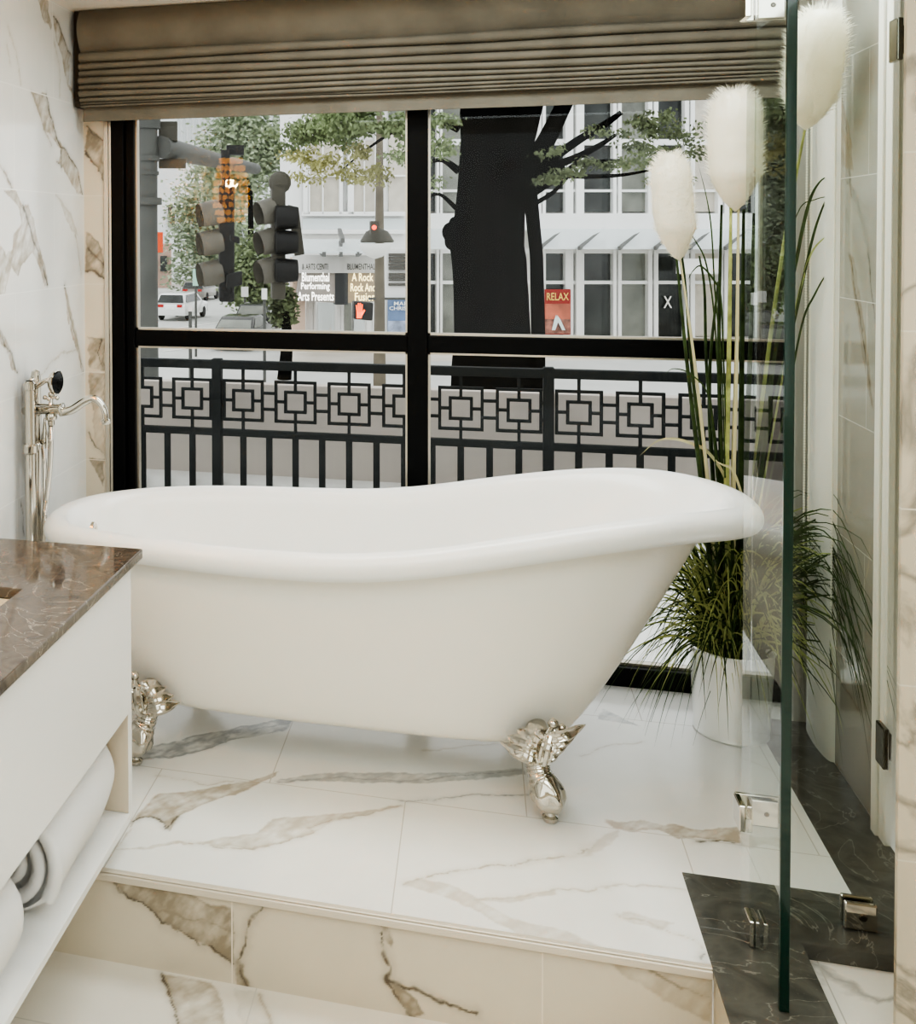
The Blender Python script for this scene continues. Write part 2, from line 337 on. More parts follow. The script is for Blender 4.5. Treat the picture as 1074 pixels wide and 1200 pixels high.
RISER_VEINS = [
('p','T',[(-0.775,0.180),(-0.739,0.181),(-0.682,0.189),(-0.633,0.186),(-0.584,0.179),(-0.560,0.170),(-0.524,0.159),(-0.492,0.154),(-0.493,0.045),(-0.513,0.056),(-0.537,0.068),(-0.556,0.068),(-0.573,0.081),(-0.609,0.095),(-0.646,0.108),(-0.661,0.128),(-0.683,0.139),(-0.708,0.147),(-0.726,0.153),(-0.742,0.169)]),
('l','D',[(-0.775,0.180),(-0.754,0.176),(-0.739,0.160),(-0.720,0.151),(-0.683,0.139),(-0.661,0.128),(-0.646,0.106),(-0.609,0.095),(-0.573,0.081),(-0.566,0.066),(-0.537,0.071),(-0.513,0.056),(-0.491,0.045)]),
('l','T',[(-0.658,0.131),(-0.621,0.133),(-0.597,0.123),(-0.561,0.124),(-0.519,0.113),(-0.492,0.111)]),
('l','D',[(-0.423,0.179),(-0.436,0.156),(-0.453,0.141),(-0.462,0.122),(-0.464,0.093),(-0.476,0.067),(-0.486,0.057)]),
('p','T',[(-0.486,0.059),(-0.471,0.050),(-0.466,0.022),(-0.454,-0.002),(-0.488,-0.003)]),
('l','D',[(-0.478,0.049),(-0.473,0.021),(-0.460,-0.003)]),
('p','T',[(-0.192,0.177),(-0.178,0.169),(-0.162,0.143),(-0.164,0.131),(-0.182,0.148)]),
('l','D',[(-0.190,0.175),(-0.186,0.139),(-0.170,0.110),(-0.164,0.087),(-0.166,0.062),(-0.147,0.033),(-0.119,-0.006)]),
('p','T',[(-0.161,0.063),(-0.131,0.052),(-0.108,0.032),(-0.096,0.001),(-0.119,-0.006),(-0.143,0.026)]),
('l','D',[(-0.164,0.066),(-0.131,0.056),(-0.108,0.056),(-0.069,0.040),(-0.031,0.035),(0.002,0.033)]),
('p','U',[(0.222,0.188),(0.312,0.197),(0.419,0.171),(0.420,0.090),(0.357,0.111),(0.267,0.160)]),
('l','T',[(0.222,0.185),(0.312,0.176),(0.371,0.146),(0.420,0.139)]),
]
LOWER_VEINS = [
('p','B',[(-0.641,2.134),(-0.594,2.131),(-0.531,2.137),(-0.500,2.098),(-0.480,2.042),(-0.476,1.996),(-0.498,1.934),(-0.543,1.944),(-0.578,2.016),(-0.616,2.080)]),
('l','D',[(-0.641,2.134),(-0.618,2.093),(-0.581,2.027),(-0.545,1.955)]),
('p','c',[(-0.484,2.133),(-0.422,2.134),(-0.393,2.077),(-0.369,1.991),(-0.408,1.980),(-0.451,2.062)]),
('l','B',[(-0.430,2.132),(-0.396,2.076),(-0.373,1.990)]),
]
LEFT_VEINS = [
('p','B',[(3.038,2.292),(3.125,2.310),(3.140,2.250),(3.158,2.221),(3.150,2.201),(3.130,2.221),(3.099,2.223),(3.070,2.252),(3.050,2.279)]),
('p','B',[(3.168,2.255),(3.201,2.245),(3.254,2.203),(3.280,2.177),(3.317,2.150),(3.301,2.097),(3.292,2.052),(3.331,2.043),(3.369,2.028),(3.401,2.009),(3.338,2.024),(3.285,2.040),(3.263,2.086),(3.235,2.143),(3.192,2.174),(3.176,2.208)]),
('l','D',[(3.168,2.254),(3.208,2.241),(3.254,2.203),(3.287,2.170),(3.317,2.150)]),
('l','c',[(2.820,2.110),(2.836,2.079),(2.842,2.056)]),
('l','c',[(2.832,2.161),(2.878,2.101),(2.901,2.050),(2.924,2.008)]),
('l','b',[(3.178,2.166),(3.219,2.086),(3.217,2.009)]),
('p','B',[(3.001,1.998),(3.054,1.997),(3.107,1.996),(3.144,1.931),(3.186,1.876),(3.255,1.844),(3.318,1.814),(3.372,1.783),(3.410,1.705),(3.362,1.706),(3.286,1.756),(3.242,1.779),(3.205,1.787),(3.228,1.835),(3.157,1.862),(3.082,1.893),(3.030,1.955)]),
('l','D',[(3.105,1.995),(3.144,1.925),(3.186,1.876),(3.225,1.841),(3.265,1.844),(3.333,1.804),(3.380,1.772),(3.414,1.705)]),
('l','D',[(3.198,1.790),(3.230,1.778),(3.225,1.830)]),
('l','B',[(3.001,1.998),(3.037,1.946),(3.089,1.888),(3.143,1.845)]),
('p','B',[(2.788,1.692),(2.881,1.696),(2.928,1.648),(2.966,1.654),(3.003,1.608),(3.022,1.557),(3.066,1.485),(3.112,1.399),(3.078,1.401),(3.033,1.473),(2.988,1.505),(2.925,1.486),(2.887,1.445),(2.846,1.474),(2.804,1.419),(2.793,1.398),(2.759,1.393),(2.762,1.536),(2.801,1.504),(2.842,1.523),(2.854,1.565),(2.915,1.597),(2.904,1.640)]),
('l','D',[(2.928,1.653),(2.989,1.564),(3.053,1.473),(3.105,1.402)]),
('l','D',[(2.795,1.746),(2.834,1.719),(2.845,1.695)]),
('l','B',[(2.750,1.767),(2.811,1.735),(2.851,1.695)]),
('l','b',[(3.182,1.686),(3.314,1.634),(3.359,1.549),(3.396,1.434)]),
('p','c',[(3.196,1.681),(3.314,1.634),(3.375,1.563),(3.313,1.578)]),
('l','D',[(3.248,1.395),(3.277,1.326),(3.321,1.253),(3.367,1.177),(3.414,1.099)]),
('p','B',[(3.241,1.395),(3.270,1.360),(3.322,1.272),(3.375,1.176),(3.398,1.104),(3.351,1.173),(3.276,1.285)]),
('l','b',[(3.367,1.177),(3.214,1.177),(3.128,1.162),(3.006,1.122)]),
('p','B',[(2.757,1.302),(2.801,1.266),(2.835,1.221),(2.869,1.155),(2.834,1.172),(2.795,1.243),(2.756,1.261)]),
('l','D',[(2.756,1.290),(2.789,1.253),(2.835,1.221),(2.869,1.160)]),
('l','D',[(2.885,0.782),(2.896,0.736),(2.907,0.683)]),
]
RETURN_VEINS = [
('p','T',[(-1.282,1.934),(-1.255,1.910),(-1.221,1.880),(-1.222,1.748),(-1.249,1.791),(-1.283,1.844)]),
('l','D',[(-1.283,1.844),(-1.249,1.791),(-1.222,1.748)]),
('l','D',[(-1.282,1.934),(-1.261,1.901),(-1.221,1.880)]),
('p','T',[(-1.282,1.572),(-1.251,1.549),(-1.218,1.514),(-1.219,1.416),(-1.258,1.438),(-1.283,1.441)]),
('l','D',[(-1.283,1.438),(-1.252,1.439),(-1.219,1.416)]),
('l','D',[(-1.276,1.514),(-1.246,1.485),(-1.221,1.462)]),
('p','T',[(-1.285,1.223),(-1.220,1.213),(-1.221,1.102),(-1.286,1.106)]),
('l','D',[(-1.229,1.212),(-1.248,1.171),(-1.233,1.119)]),
('p','T',[(-1.286,1.092),(-1.221,1.093),(-1.222,0.997),(-1.268,0.967)]),
('l','D',[(-1.281,0.893),(-1.257,0.835),(-1.229,0.811)]),
('p','U',[(-1.268,0.996),(-1.222,0.997),(-1.223,0.808),(-1.257,0.835)]),
('p','T',[(-1.282,0.796),(-1.226,0.793),(-1.227,0.711),(-1.258,0.748)]),
]
RIGHT_VEINS_MARKS = [
('l','D',[(3.076,1.933),(3.026,1.799),(2.983,1.648)]),
('p','T',[(3.075,1.911),(2.987,1.774),(2.973,1.711),(3.063,1.737)]),
('p','T',[(3.005,1.511),(2.967,1.502),(2.915,1.400),(2.853,1.263),(2.815,1.148),(2.862,1.201),(2.925,1.337),(2.964,1.418)]),  # dark diagonal streaks halfway up
('l','D',[(2.992,1.509),(2.952,1.419),(2.888,1.300),(2.827,1.166)]),
('l','D',[(2.860,1.508),(2.835,1.425),(2.787,1.310)]),
('l','B',[(2.946,0.791),(2.882,0.686),(2.817,0.828),(2.776,0.918)]),
('l','T',[(3.099,0.436),(2.998,0.432),(2.904,0.408),(2.760,0.391)]),
]

# ------------------------------------------------------------------ the room
XL, XR, YW, ZP, ZC, YS = -1.292, .888, 3.43, .195, 2.30, 2.145     # left wall, right wall, window wall, platform, ceiling, step
m_floor = tile_mat('platform_tile', ('X', 'Y', -.166, 2.60, .612, .6, .544), (205, 199, 189), .16)
m_riser = tile_mat('shaded_riser_tile', ('X', 'Z', .123, -.1, .615, 9, 0), (226, 214, 196), .25)
m_low = tile_mat('lower_floor_tile', ('X', 'Y', -.44, 1.94, .612, .6, 0), (205, 199, 189), .2)
m_left = tile_mat('left_wall_tile', ('Y', 'Z', 3.463, ZP, .6, .3, .5, .0022), (246, 244, 238), .15)
m_ret = tile_mat('reveal_tile', ('X', 'Z', -3.3, ZP, 9, .3, 0, .0013), (226, 216, 200), .3)
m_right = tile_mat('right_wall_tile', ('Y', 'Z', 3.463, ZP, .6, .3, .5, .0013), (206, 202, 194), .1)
stone('platform_floor', (0, 0, ZP), (1, 0, 0), (0, 1, 0), (XL, XR), (YS, YW+.08), (238, 236, 230), FLOOR_VEINS_MARKS, m_floor, 3, skip=(.43, 2.44))
stone('platform_riser', (0, YS, 0), (1, 0, 0), (0, 0, 1), (XL, .423), (0, ZP), (208, 197, 178), RISER_VEINS, m_riser, 8, .003)  # same marble, base tinted darker and warmer for shade on the riser
stone('floor', (0, 0, 0), (1, 0, 0), (0, 1, 0), (XL, .45), (1.75, YS), (226, 219, 207), LOWER_VEINS, m_low, 12, .004,
      extra=[((XL, -1.6, 0), (1.9, -1.6, 0), (1.9, 1.75, 0), (XL, 1.75, 0)), ((.45, 1.75, 0), (1.9, 1.75, 0), (1.9, YS, 0), (.45, YS, 0))])
stone('wall_left', (XL, 0, 0), (0, 1, 0), (0, 0, 1), (2.5, YW), (ZP, ZC), (238, 236, 231), LEFT_VEINS, m_left, 21,
      extra=[((XL, 2.5, 0), (XL, -1.6, 0), (XL, -1.6, ZC), (XL, 2.5, ZC))])
stone('wall_window', (0, YW, 0), (1, 0, 0), (0, 0, 1), (XL, -1.219), (ZP, ZC), (216, 204, 184), RETURN_VEINS, m_ret, 31, .003,
      extra=[((-1.219, YW, 2.06), (XR, YW, 2.06), (XR, YW, ZC), (-1.219, YW, ZC)), ((.875, YW, ZP), (XR, YW, ZP), (XR, YW, 2.06), (.875, YW, 2.06))])
stone('wall_right', (XR, 0, 0), (0, 1, 0), (0, 0, 1), (2.74, YW), (ZP, ZC), (166, 162, 152), RIGHT_VEINS_MARKS, m_right, 41)
struct('ceiling', MB().box((XL-.1, -1.7, ZC), (2.0, YW+.15, ZC+.05)), M['ceiling'])
struct('wall_back', MB().box((XL-.1, -1.7, 0), (2.0, -1.6, ZC)), M['plain_wall'])
struct('wall_far_right', MB().box((1.9, -1.6, 0), (2.0, 2.8, ZC)), M['plain_wall'])
struct('wall_shower_end', MB().box((XR+.0, 2.70, 0), (2.0, 2.74, ZC)), M['beige_tile'])
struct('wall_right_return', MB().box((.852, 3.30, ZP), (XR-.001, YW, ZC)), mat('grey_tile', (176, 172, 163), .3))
t = MB(); t.hexa([(.69, 2.05, 0), (1.9, 2.05, 0), (1.9, 2.05, ZC), (.69, 2.05, ZC)], (0, .012, 0)); struct('wall_shower_partition', t, M['beige_tile'])
# slim white half-round strip on the right wall
t = MB(); t.loft([[Vector((XR - .022*math.sin(PI*k/12)**.6 if 0 < k < 12 else XR, 3.17-.105*math.cos(PI*k/12), z)) for k in range(13)] for z in (ZP, ZC)], closed=False, cap0=False, cap1=False)
struct('trim_round_strip', t, mat('strip_white', (222, 219, 211), .45), smooth=40)
t = MB(); t.box((.868, 2.715, ZP), (.887, 2.745, ZC)); t.box((.874, 2.675, ZP), (.889, 2.713, ZC)); t.box((.888, 2.69, 0), (.93, 2.699, ZC)); struct('trim_right_corner', t, mat('corner_trim', (226, 222, 213), .4), bevel=.002)
# step nosing
t = MB(); t.box((XL, YS-.009, ZP-.016), (.423, YS+.004, ZP-.001)); t.box((XL, YS-.004, ZP-.001), (.423, YS+.010, ZP+.0025)); struct('trim_step_edge', t, mat('nosing', (214, 204, 188), .35, .3), bevel=.0015)
# dark marble kerb and border
t = MB(); t.box((.424, 1.0, 0), (.602, 2.268, ZP-.004), 1); t.box((.423, 1.0, ZP-.004), (.603, 2.268, ZP+.002), 0)
t.box((.423, 2.268, .14), (XR-.001, 2.455, ZP+.002), 0); t.box((.747, 2.455, ZP-.02), (XR-.001, 3.30, ZP+.002), 0)
struct('trim_shower_kerb', t, [M['curb'], M['beige_tile']], bevel=.0012)
struct('shower_floor', MB().box((.602, 1.0, .12), (1.9, 2.269, .165)), M['showerfloor'])

# ------------------------------------------------------------------ window
WX0, WX1, WZ0, WZ1 = -1.191, .875, .19, 2.06
t = MB(); t.box((-1.219, YW-.006, ZP), (-1.203, YW+.05, 2.06)); t.box((-1.200, YW-.010, ZP), (-1.191, YW+.05, 2.06)); struct('trim_window_left', t, M['silver'], bevel=.0015)
t = MB()
t.box((WX0, YW-.012, WZ0), (WX0+.045, YW+.07, WZ1)); t.box((WX0+.045, YW+.005, WZ0), (WX0+.076, YW+.06, WZ1))
t.box((.80, YW-.012, WZ0), (WX1, YW+.07, WZ1))
t.box((-.213, YW, WZ0), (-.150, YW+.07, WZ1)); t.box((WX0, YW+.012, 1.187), (WX1, YW+.058, 1.241)); t.box((WX0, YW-.004, WZ0), (WX1, YW+.07, .252)); t.box((WX0, YW, 2.0), (WX1, YW+.07, WZ1))
win = struct('window_1', t, M['blackframe'], bevel=.003)
t = MB()
for x0, x1 in ((-1.115, -.213), (-.150, .80)):
    for z0, z1 in ((.252, 1.187), (1.241, 2.0)):
        w = .007
        for a, b in (((x0, 0, z0), (x1, 0, z0+w)), ((x0, 0, z1-w), (x1, 0, z1)), ((x0, 0, z0), (x0+w, 0, z1)), ((x1-w, 0, z0), (x1, 0, z1))):
            t.box((a[0], YW+.022, a[2]), (b[0], YW+.046, b[2]))
o = t.build('glazing_bead', M['silver'], win); tag(o, 'thin grey glazing bead around each pane')
for x0, x1 in ((-1.115, -.213), (-.150, .80)):
    for z0, z1 in ((.252, 1.187), (1.241, 2.0)):
        MB().box((x0, YW+.030, z0), (x1, YW+.036, z1)).build('window_pane', M['winglass'], win)

# ------------------------------------------------------------------ roman blind
bl = empty('roman_blind', (-.2, YW, 1.93), label='olive linen roman blind gathered in tight pleats across the window top', cat='blind')
fl = [2.161, 2.126, 2.102, 2.077, 2.055, 2.036, 2.013, 1.999, 1.989, 1.979]
fr = [2.162, 2.130, 2.094, 2.066, 2.043, 2.026, 2.011, 2.001, 1.992, 1.979]
BX0, BX1 = -1.262, .868; NX = 180
def wob(x, k, a): return a*noise.noise(Vector((x*1.7+k*3.1, k*1.3, .2)))
def blind_rows():
    rows = []
    for i in range(9):
        for s in (0, .05, .14, .32, .5, .68, .86, .95): rows.append((i, s))
    return rows
t = MB(); rings = []
for i, s in blind_rows():
    r = []
    for j in range(NX+1):
        x = BX0 + (BX1-BX0)*j/NX; u = j/NX
        za = fl[i]*(1-u)+fr[i]*u + wob(x, i, .006); zb = fl[i+1]*(1-u)+fr[i+1]*u + wob(x, i+1, .006)
        h = abs(za-zb); dep = min(.034, .010+h*.75)
        y = 3.322 - dep*(math.sin(PI*s)+1e-9)**.30 + .010 + wob(x, i+20, .006) - .012*math.sin(PI*min(1, i/8))
        xo = 0
        if j < 3: y += .008*(3-j)/3
        r.append(Vector((x+wob(x, i+40, .002), y, za*(1-s)+zb*s)))
    rings.append(r)
t.loft(rings, closed=False, cap0=False, cap1=False); t.build('pleat', M['fabric'], bl, smooth=70)
t = MB(); rings = []
for k in range(15):
    s = k/14; r = []
    for j in range(NX+1):
        x = BX0 + (BX1-BX0)*j/NX; u = j/NX; zt = 2.298; zb = fl[0]*(1-u)+fr[0]*u + wob(x, 0, .006)
        y = 3.335 - .042*math.sin(PI*(.12+.80*s))**1.2 + wob(x, 60, .006)
        for cx_, cz_, a in ((-.56, 2.20, .014), (.07, 2.20, .012), (.39, 2.24, .009)):
            z = zt*(1-s)+zb*s; y += a*math.exp(-((x-cx_)/.035)**2 - ((z-cz_)/.035)**2) - a*.8*math.exp(-((x-cx_-.06)/.09)**2 - ((z-cz_+.01)/.03)**2)
        r.append(Vector((x, y, zt*(1-s)+zb*s)))
    rings.append(r)
t.loft(rings, closed=False, cap0=False, cap1=False); t.build('top_panel', M['fabric'], bl, smooth=70)
t = MB(); rings = []
for z, y in ((1.99, 3.345), (1.975, 3.340), (1.955, 3.338), (1.937, 3.337), (1.937, 3.346), (1.99, 3.352)):
    rings.append([Vector((BX0+.004+(BX1-BX0-.006)*j/60, y+wob(j*.05, 80, .003), z+(wob(j*.04, 81, .002) if z < 1.95 else 0))) for j in range(61)])
t.loft(rings, closed=False, cap0=False, cap1=False); o = t.build('hem_band', M['fabric'], bl, smooth=50)
t = MB(); t.box((BX0-.022, 3.33, 1.985), (BX0+.03, YW-.012, 2.298)); t.box((BX0+.03, 3.36, 1.95), (BX1, YW-.012, 2.298)); tag(t.build('shade_backing', M['shade_dark'], bl), 'dark backing behind the pleats, its side strip standing for the shadow gap')  # dark strip at the left end painted as the shadow gap
# the bead chain loops hanging at the right end
def beads(t, pts, step=.0075, r=.0034):
    P = [Vector(p) for p in pts]; acc = 0
    for a, b in zip(P, P[1:]):
        n = max(1, int((b-a).length/step))
        for k in range(n): t.ball(a.lerp(b, k/n), r, 6, 4)
t = MB()
for (xa, ya) in ((.851, 3.215), (.851, 3.175)): t.tube([(xa, ya, 2.0), (xa, ya, .62)], .0011, 5); beads(t, [(xa, ya, 2.0), (xa, ya, .62)])
beads(t, [(.851, 3.195+.02*math.cos(a), .62-.02*math.sin(a)) for a in [PI*k/6 for k in range(7)]])
t.build('bead_chain', M['chain'], bl)
t = MB(); beads(t, [(.870, 3.045, 2.0), (.870, 3.045, .55)]); t.tube([(.870, 3.045, 2.0), (.870, 3.045, .55)], .0011, 5); t.build('bead_chain', M['chain'], bl)

# ------------------------------------------------------------------ bathtub
tub = empty('bathtub', (-.35, 2.9, ZP), label='white clawfoot slipper bathtub with rolled rim standing on marble platform', cat='bathtub')
def spow(c, e): return math.copysign(abs(c)**e, c)
def rimz(x):
    pts = [(-1.3, .765), (-1.2, .768), (-1.0, .780), (-.8, .785), (-.5, .787), (-.3, .793), (-.15, .812), (0, .842), (.15, .872), (.3, .899), (.42, .914), (.53, .918), (.7, .902)]
    if x <= pts[0][0]: return pts[0][1]
    for (a, b), (c, d) in zip(pts, pts[1:]):
        if x <= c: return b + (d-b)*(x-a)/(c-a)
    return pts[-1][1]
def rimzs(x): return sum(rimz(x+k*.02) for k in range(-4, 5))/9
NT = 120; YT = 2.905
def ring(xl, xr, b, zf, n=2.5, nr=None):
    xc, a = (xl+xr)/2, (xr-xl)/2; o = []
    for k in range(NT):
        t = 2*PI*k/NT; c, s = math.cos(t), math.sin(t); e = 2/(nr if (nr and c > 0) else n)
        x = xc + a*spow(c, e); o.append(Vector((x, YT + b*spow(s, e), zf(x))))
    return o
def lvl(t):                                    # body outline between base (0) and under the rim (1)
    xl = -.94 + (-1.12+.94)*t**.8; xr = .235 + (.545-.235)*t**.92; b = .250+(.312-.250)*t**.8
    return xl, xr, b
RX0, RX1, RB = -1.20, .672, .372
t = MB(); R = []
R.append(ring(-.80, .10, .10, lambda x: .318, 3)); R.append(ring(-.89, .19, .20, lambda x: .319, 4)); R.append(ring(-.915, .215, .228, lambda x: .322, 4)); R.append(ring(-.932, .228, .243, lambda x: .331, 4))
for k in range(0, 13):
    tt = k/12; xl, xr, b = lvl(tt); R.append(ring(xl, xr, b, lambda x: .345+(rimzs(x)-.068-.345)*tt, 4-1.3*tt))
R.append(ring(RX0+.045, RX1-.045, RB-.045, lambda x: rimzs(x)-.066)); R.append(ring(RX0+.025, RX1-.025, RB-.025, lambda x: rimzs(x)-.066))
t.loft(R, True, True, False); t.build('tub_body', M['enamel_shade'], tub, smooth=50)
t = MB(); R = []
for k in range(0, 15):
    a = -PI*.5 + PI*1.0*k/14; R.append(ring(RX0+.036-.036*math.cos(a)*1.0, RX1-.036+.036*math.cos(a), RB-.036+.036*math.cos(a), lambda x: rimzs(x)-.035+.035*math.sin(a)))
R.append(ring(RX0+.050, RX1-.052, RB-.050, lambda x: rimzs(x)-.003)); R.append(ring(RX0+.066, RX1-.072, RB-.063, lambda x: rimzs(x)-.011))
for k in range(1, 13):
    tt = k/12; q = tt**1.0
    R.append(ring(RX0+.075+.23*q**1.5, RX1-.085-.535*q**1.1, RB-.070-.108*q**1.4, lambda x: (rimzs(x)-.018)*(1-q)+.43*q))
R.append(ring(-.84, .0, .17, lambda x: .405)); R.append(ring(-.76, -.1, .10, lambda x: .398))
t.loft(R, True, False, True); t.build('tub_rim', M['enamel'], tub, smooth=60)
t = MB(); t.lathe([(.001, .012), (.014, .012), (.019, .008), (.020, 0)], (-1.077, YT, .712), 20, axis='X'); t.box((-1.066, YT-.006, .707), (-1.062, YT+.006, .717)); t.build('overflow_cover', M['chrome'], tub, smooth=40)

def leaf(t, pts, w, th, nrm, groove=3):
    pts = smooth_path(pts, 5); n = len(pts); nrm = Vector(nrm); rings = []
    for i, p in enumerate(pts):
        d = (pts[min(i+1, n-1)]-pts[max(i-1, 0)]).normalized(); sd = d.cross(nrm).normalized(); up = sd.cross(d); s = i/(n-1)
        ww = w*(.35+.65*math.sin(PI*min(1, .25+.75*s))**.7)*(1 if s < .72 else max(.08, (1-((s-.72)/.28)**2))**.6); ring_ = []
        for k in range(14):
            a = 2*PI*k/14; off = math.cos(a)*ww; hh = math.sin(a)*th*(1-.45*s)
            if math.sin(a) > .1: hh *= .72+.45*math.cos(groove*2*math.acos(max(-1, min(1, math.cos(a)))))
            ring_.append(p + sd*off + up*hh)
        rings.append(ring_)
    t.loft(rings, True, True, True)
def claw(name, sx=1, sy=1, loc=(0, 0)):
    """paw foot, built round x=.165, y=2.60 for the front right corner"""
    t = MB()
    t.lathe([(.001, .195), (.016, .195), (.018, .199), (.018, .205), (.012, .209), (.010, .222)], (.165, 2.598, 0), 18, cap0=True)
    path = [(.165, 2.598, .217), (.165, 2.597, .225), (.163, 2.596, .242), (.157, 2.598, .262), (.150, 2.602, .279), (.144, 2.606, .291), (.140, 2.610, .304), (.137, 2.614, .320), (.135, 2.622, .338), (.135, 2.638, .352), (.137, 2.660, .366), (.140, 2.690, .378)]
    rad = [.011, .026, .037, .0385, .034, .029, .027, .0275, .030, .032, .030, .022]
    P = smooth_path(path, 5); Q = []
    for i in range(len(rad)-1): Q += [rad[i]+(rad[i+1]-rad[i])*k/5 for k in range(5)]
    Q.append(rad[-1])
    def mod(i, a):
        z = P[i].z; m = 1
        if z < .282: m += .11*math.cos(5*a)*math.sin(PI*min(1, max(0, (z-.212)/.072)))      # toes
        if .286 < z < .325: m += .05*math.sin((z-.286)*2*PI/.0085)                             # ribbed ankle
        return m
    t.tube(P, Q, 36, mod=mod)
    n = (-.25, -1, .35)
    for k, (tip, w) in enumerate((((.057, 2.632, .351), .021), ((.073, 2.628, .369), .022), ((.095, 2.628, .387), .022), ((.122, 2.632, .402), .021))):
        t0 = (.152-.002*k, 2.606, .338+.012*k); mid = ((t0[0]*.5+tip[0]*.5), 2.590+.004*k, (t0[2]*.5+tip[2]*.5)+.006)
        leaf(t, [t0, mid, tip], w, .013, n)
    n = (.25, -1, .35)
    for k, (tip, w) in enumerate((((.243, 2.642, .410), .014), ((.228, 2.634, .396), .015), ((.208, 2.626, .378), .016), ((.186, 2.618, .356), .015))):
        t0 = (.148, 2.604, .384-.014*k); mid = ((t0[0]*.5+tip[0]*.5), 2.594, (t0[2]*.5+tip[2]*.5)+.002)
        leaf(t, [t0, mid, tip], w, .013, n)
    leaf(t, [(.150, 2.592, .332), (.158, 2.586, .372), (.172, 2.618, .416)], .016, .014, (0, -1, .2), 2)
    t.ball((.172, 2.614, .416), .0125, 12, 8); t.ball((.192, 2.622, .405), .010, 10, 8); t.ball((.153, 2.590, .352), .009, 10, 8)
    t.v = [((x-.165)*sx + loc[0], (y-2.60)*sy + loc[1], z) for x, y, z in t.v]
    return t.build(name, M['nickel'], tub, smooth=45)
claw('claw_foot', 1, 1, (.165, 2.60)); claw('claw_foot', -1, 1, (-.852, 2.612)); claw('claw_foot', 1, -1, (.165, 3.20)); claw('claw_foot', -1, -1, (-.852, 3.20))

# ------------------------------------------------------------------ vanity, worktop, basin, towels
CT = .85
van = empty('vanity_cabinet', (-1.0, 1.6, .25), label='floating white vanity cabinet under the dark worktop with open towel shelf', cat='cabinet')
MB().box((-.772, .75, .494), (-.750, 2.249, CT-.023)).build('front_panel', M['lacquer'], van, bevel=.0015)
MB().box((XL+.002, 2.250, .252), (-.750, 2.271, CT-.023)).build('end_panel', M['lacquer'], van, bevel=.0015)
MB().box((XL+.002, .75, .252), (-.748, 2.249, .270)).build('shelf_board', M['lacquer'], van, bevel=.0015)
MB().box((-1.199, 2.2455, .271), (-.752, 2.2492, .493)).build('inner_shade_panel', M['inside_shade'], van)  # thin panel added to carry the interior shade as beige
t = MB(); t.box((XL+.002, .75, .271), (-1.20, 2.249, CT-.024)); t.box((-1.20, .75, .496), (-.773, 2.249, .512)); t.build('back_panel', M['inside_shade'], van)
ct = MB(); SX0, SX1, SY0, SY1 = -1.19, -.887, 1.42, 1.982
Z0, Z1 = CT-.022, CT
outer = [(XL+.002, .72), (-.733, .72), (-.733, 2.306), (XL+.002, 2.306)]; inner = [(SX0, SY0), (SX1, SY0), (SX1, SY1), (SX0, SY1)]
vs = [(x, y, z) for z in (Z0, Z1) for x, y in outer+inner]; fs = []
for k in range(4):
    j = (k+1) % 4
    fs += [(8+k, 8+j, 12+j, 12+k), (k, 4+k, 4+j, j), (k, j, 8+j, 8+k), (4+k, 12+k, 12+j, 4+j)]
ct.add(vs, fs); o = ct.build('worktop', M['counter'], bevel=.0025); tag(o, 'polished dark brown marble worktop with a rectangular sink cut-out', 'worktop')
t = MB(); a = .012
def rr(x0, x1, y0, y1, z, r):
    o = []
    for cx_, cy_, s in ((x1-r, y1-r, 0), (x0+r, y1-r, 1), (x0+r, y0+r, 2), (x1-r, y0+r, 3)):
        for k in range(7): q = (s+k/6)*PI/2; o.append(Vector((cx_+r*math.cos(q), cy_+r*math.sin(q), z)))
    return o
b = .002
t.loft([rr(SX0-.03, SX1+.03, SY0-.03, SY1+.03, Z0-b, .03), rr(SX0-b, SX1+b, SY0-b, SY1+b, Z0-b, .02), rr(SX0+.005, SX1-.005, SY0+.005, SY1-.005, Z0-.10, .04), rr(SX0+.03, SX1-.03, SY0+.03, SY1-.03, Z0-.128, .06), rr(SX0+.10, SX1-.10, SY0+.2, SY1-.2, Z0-.135, .03)], True, False, True)
o = t.build('sink_basin', mat('sink_porcelain', (226, 213, 190), .15, coat=.3), smooth=40); tag(o, 'pale undermount sink basin sunk in the brown marble worktop', 'sink')
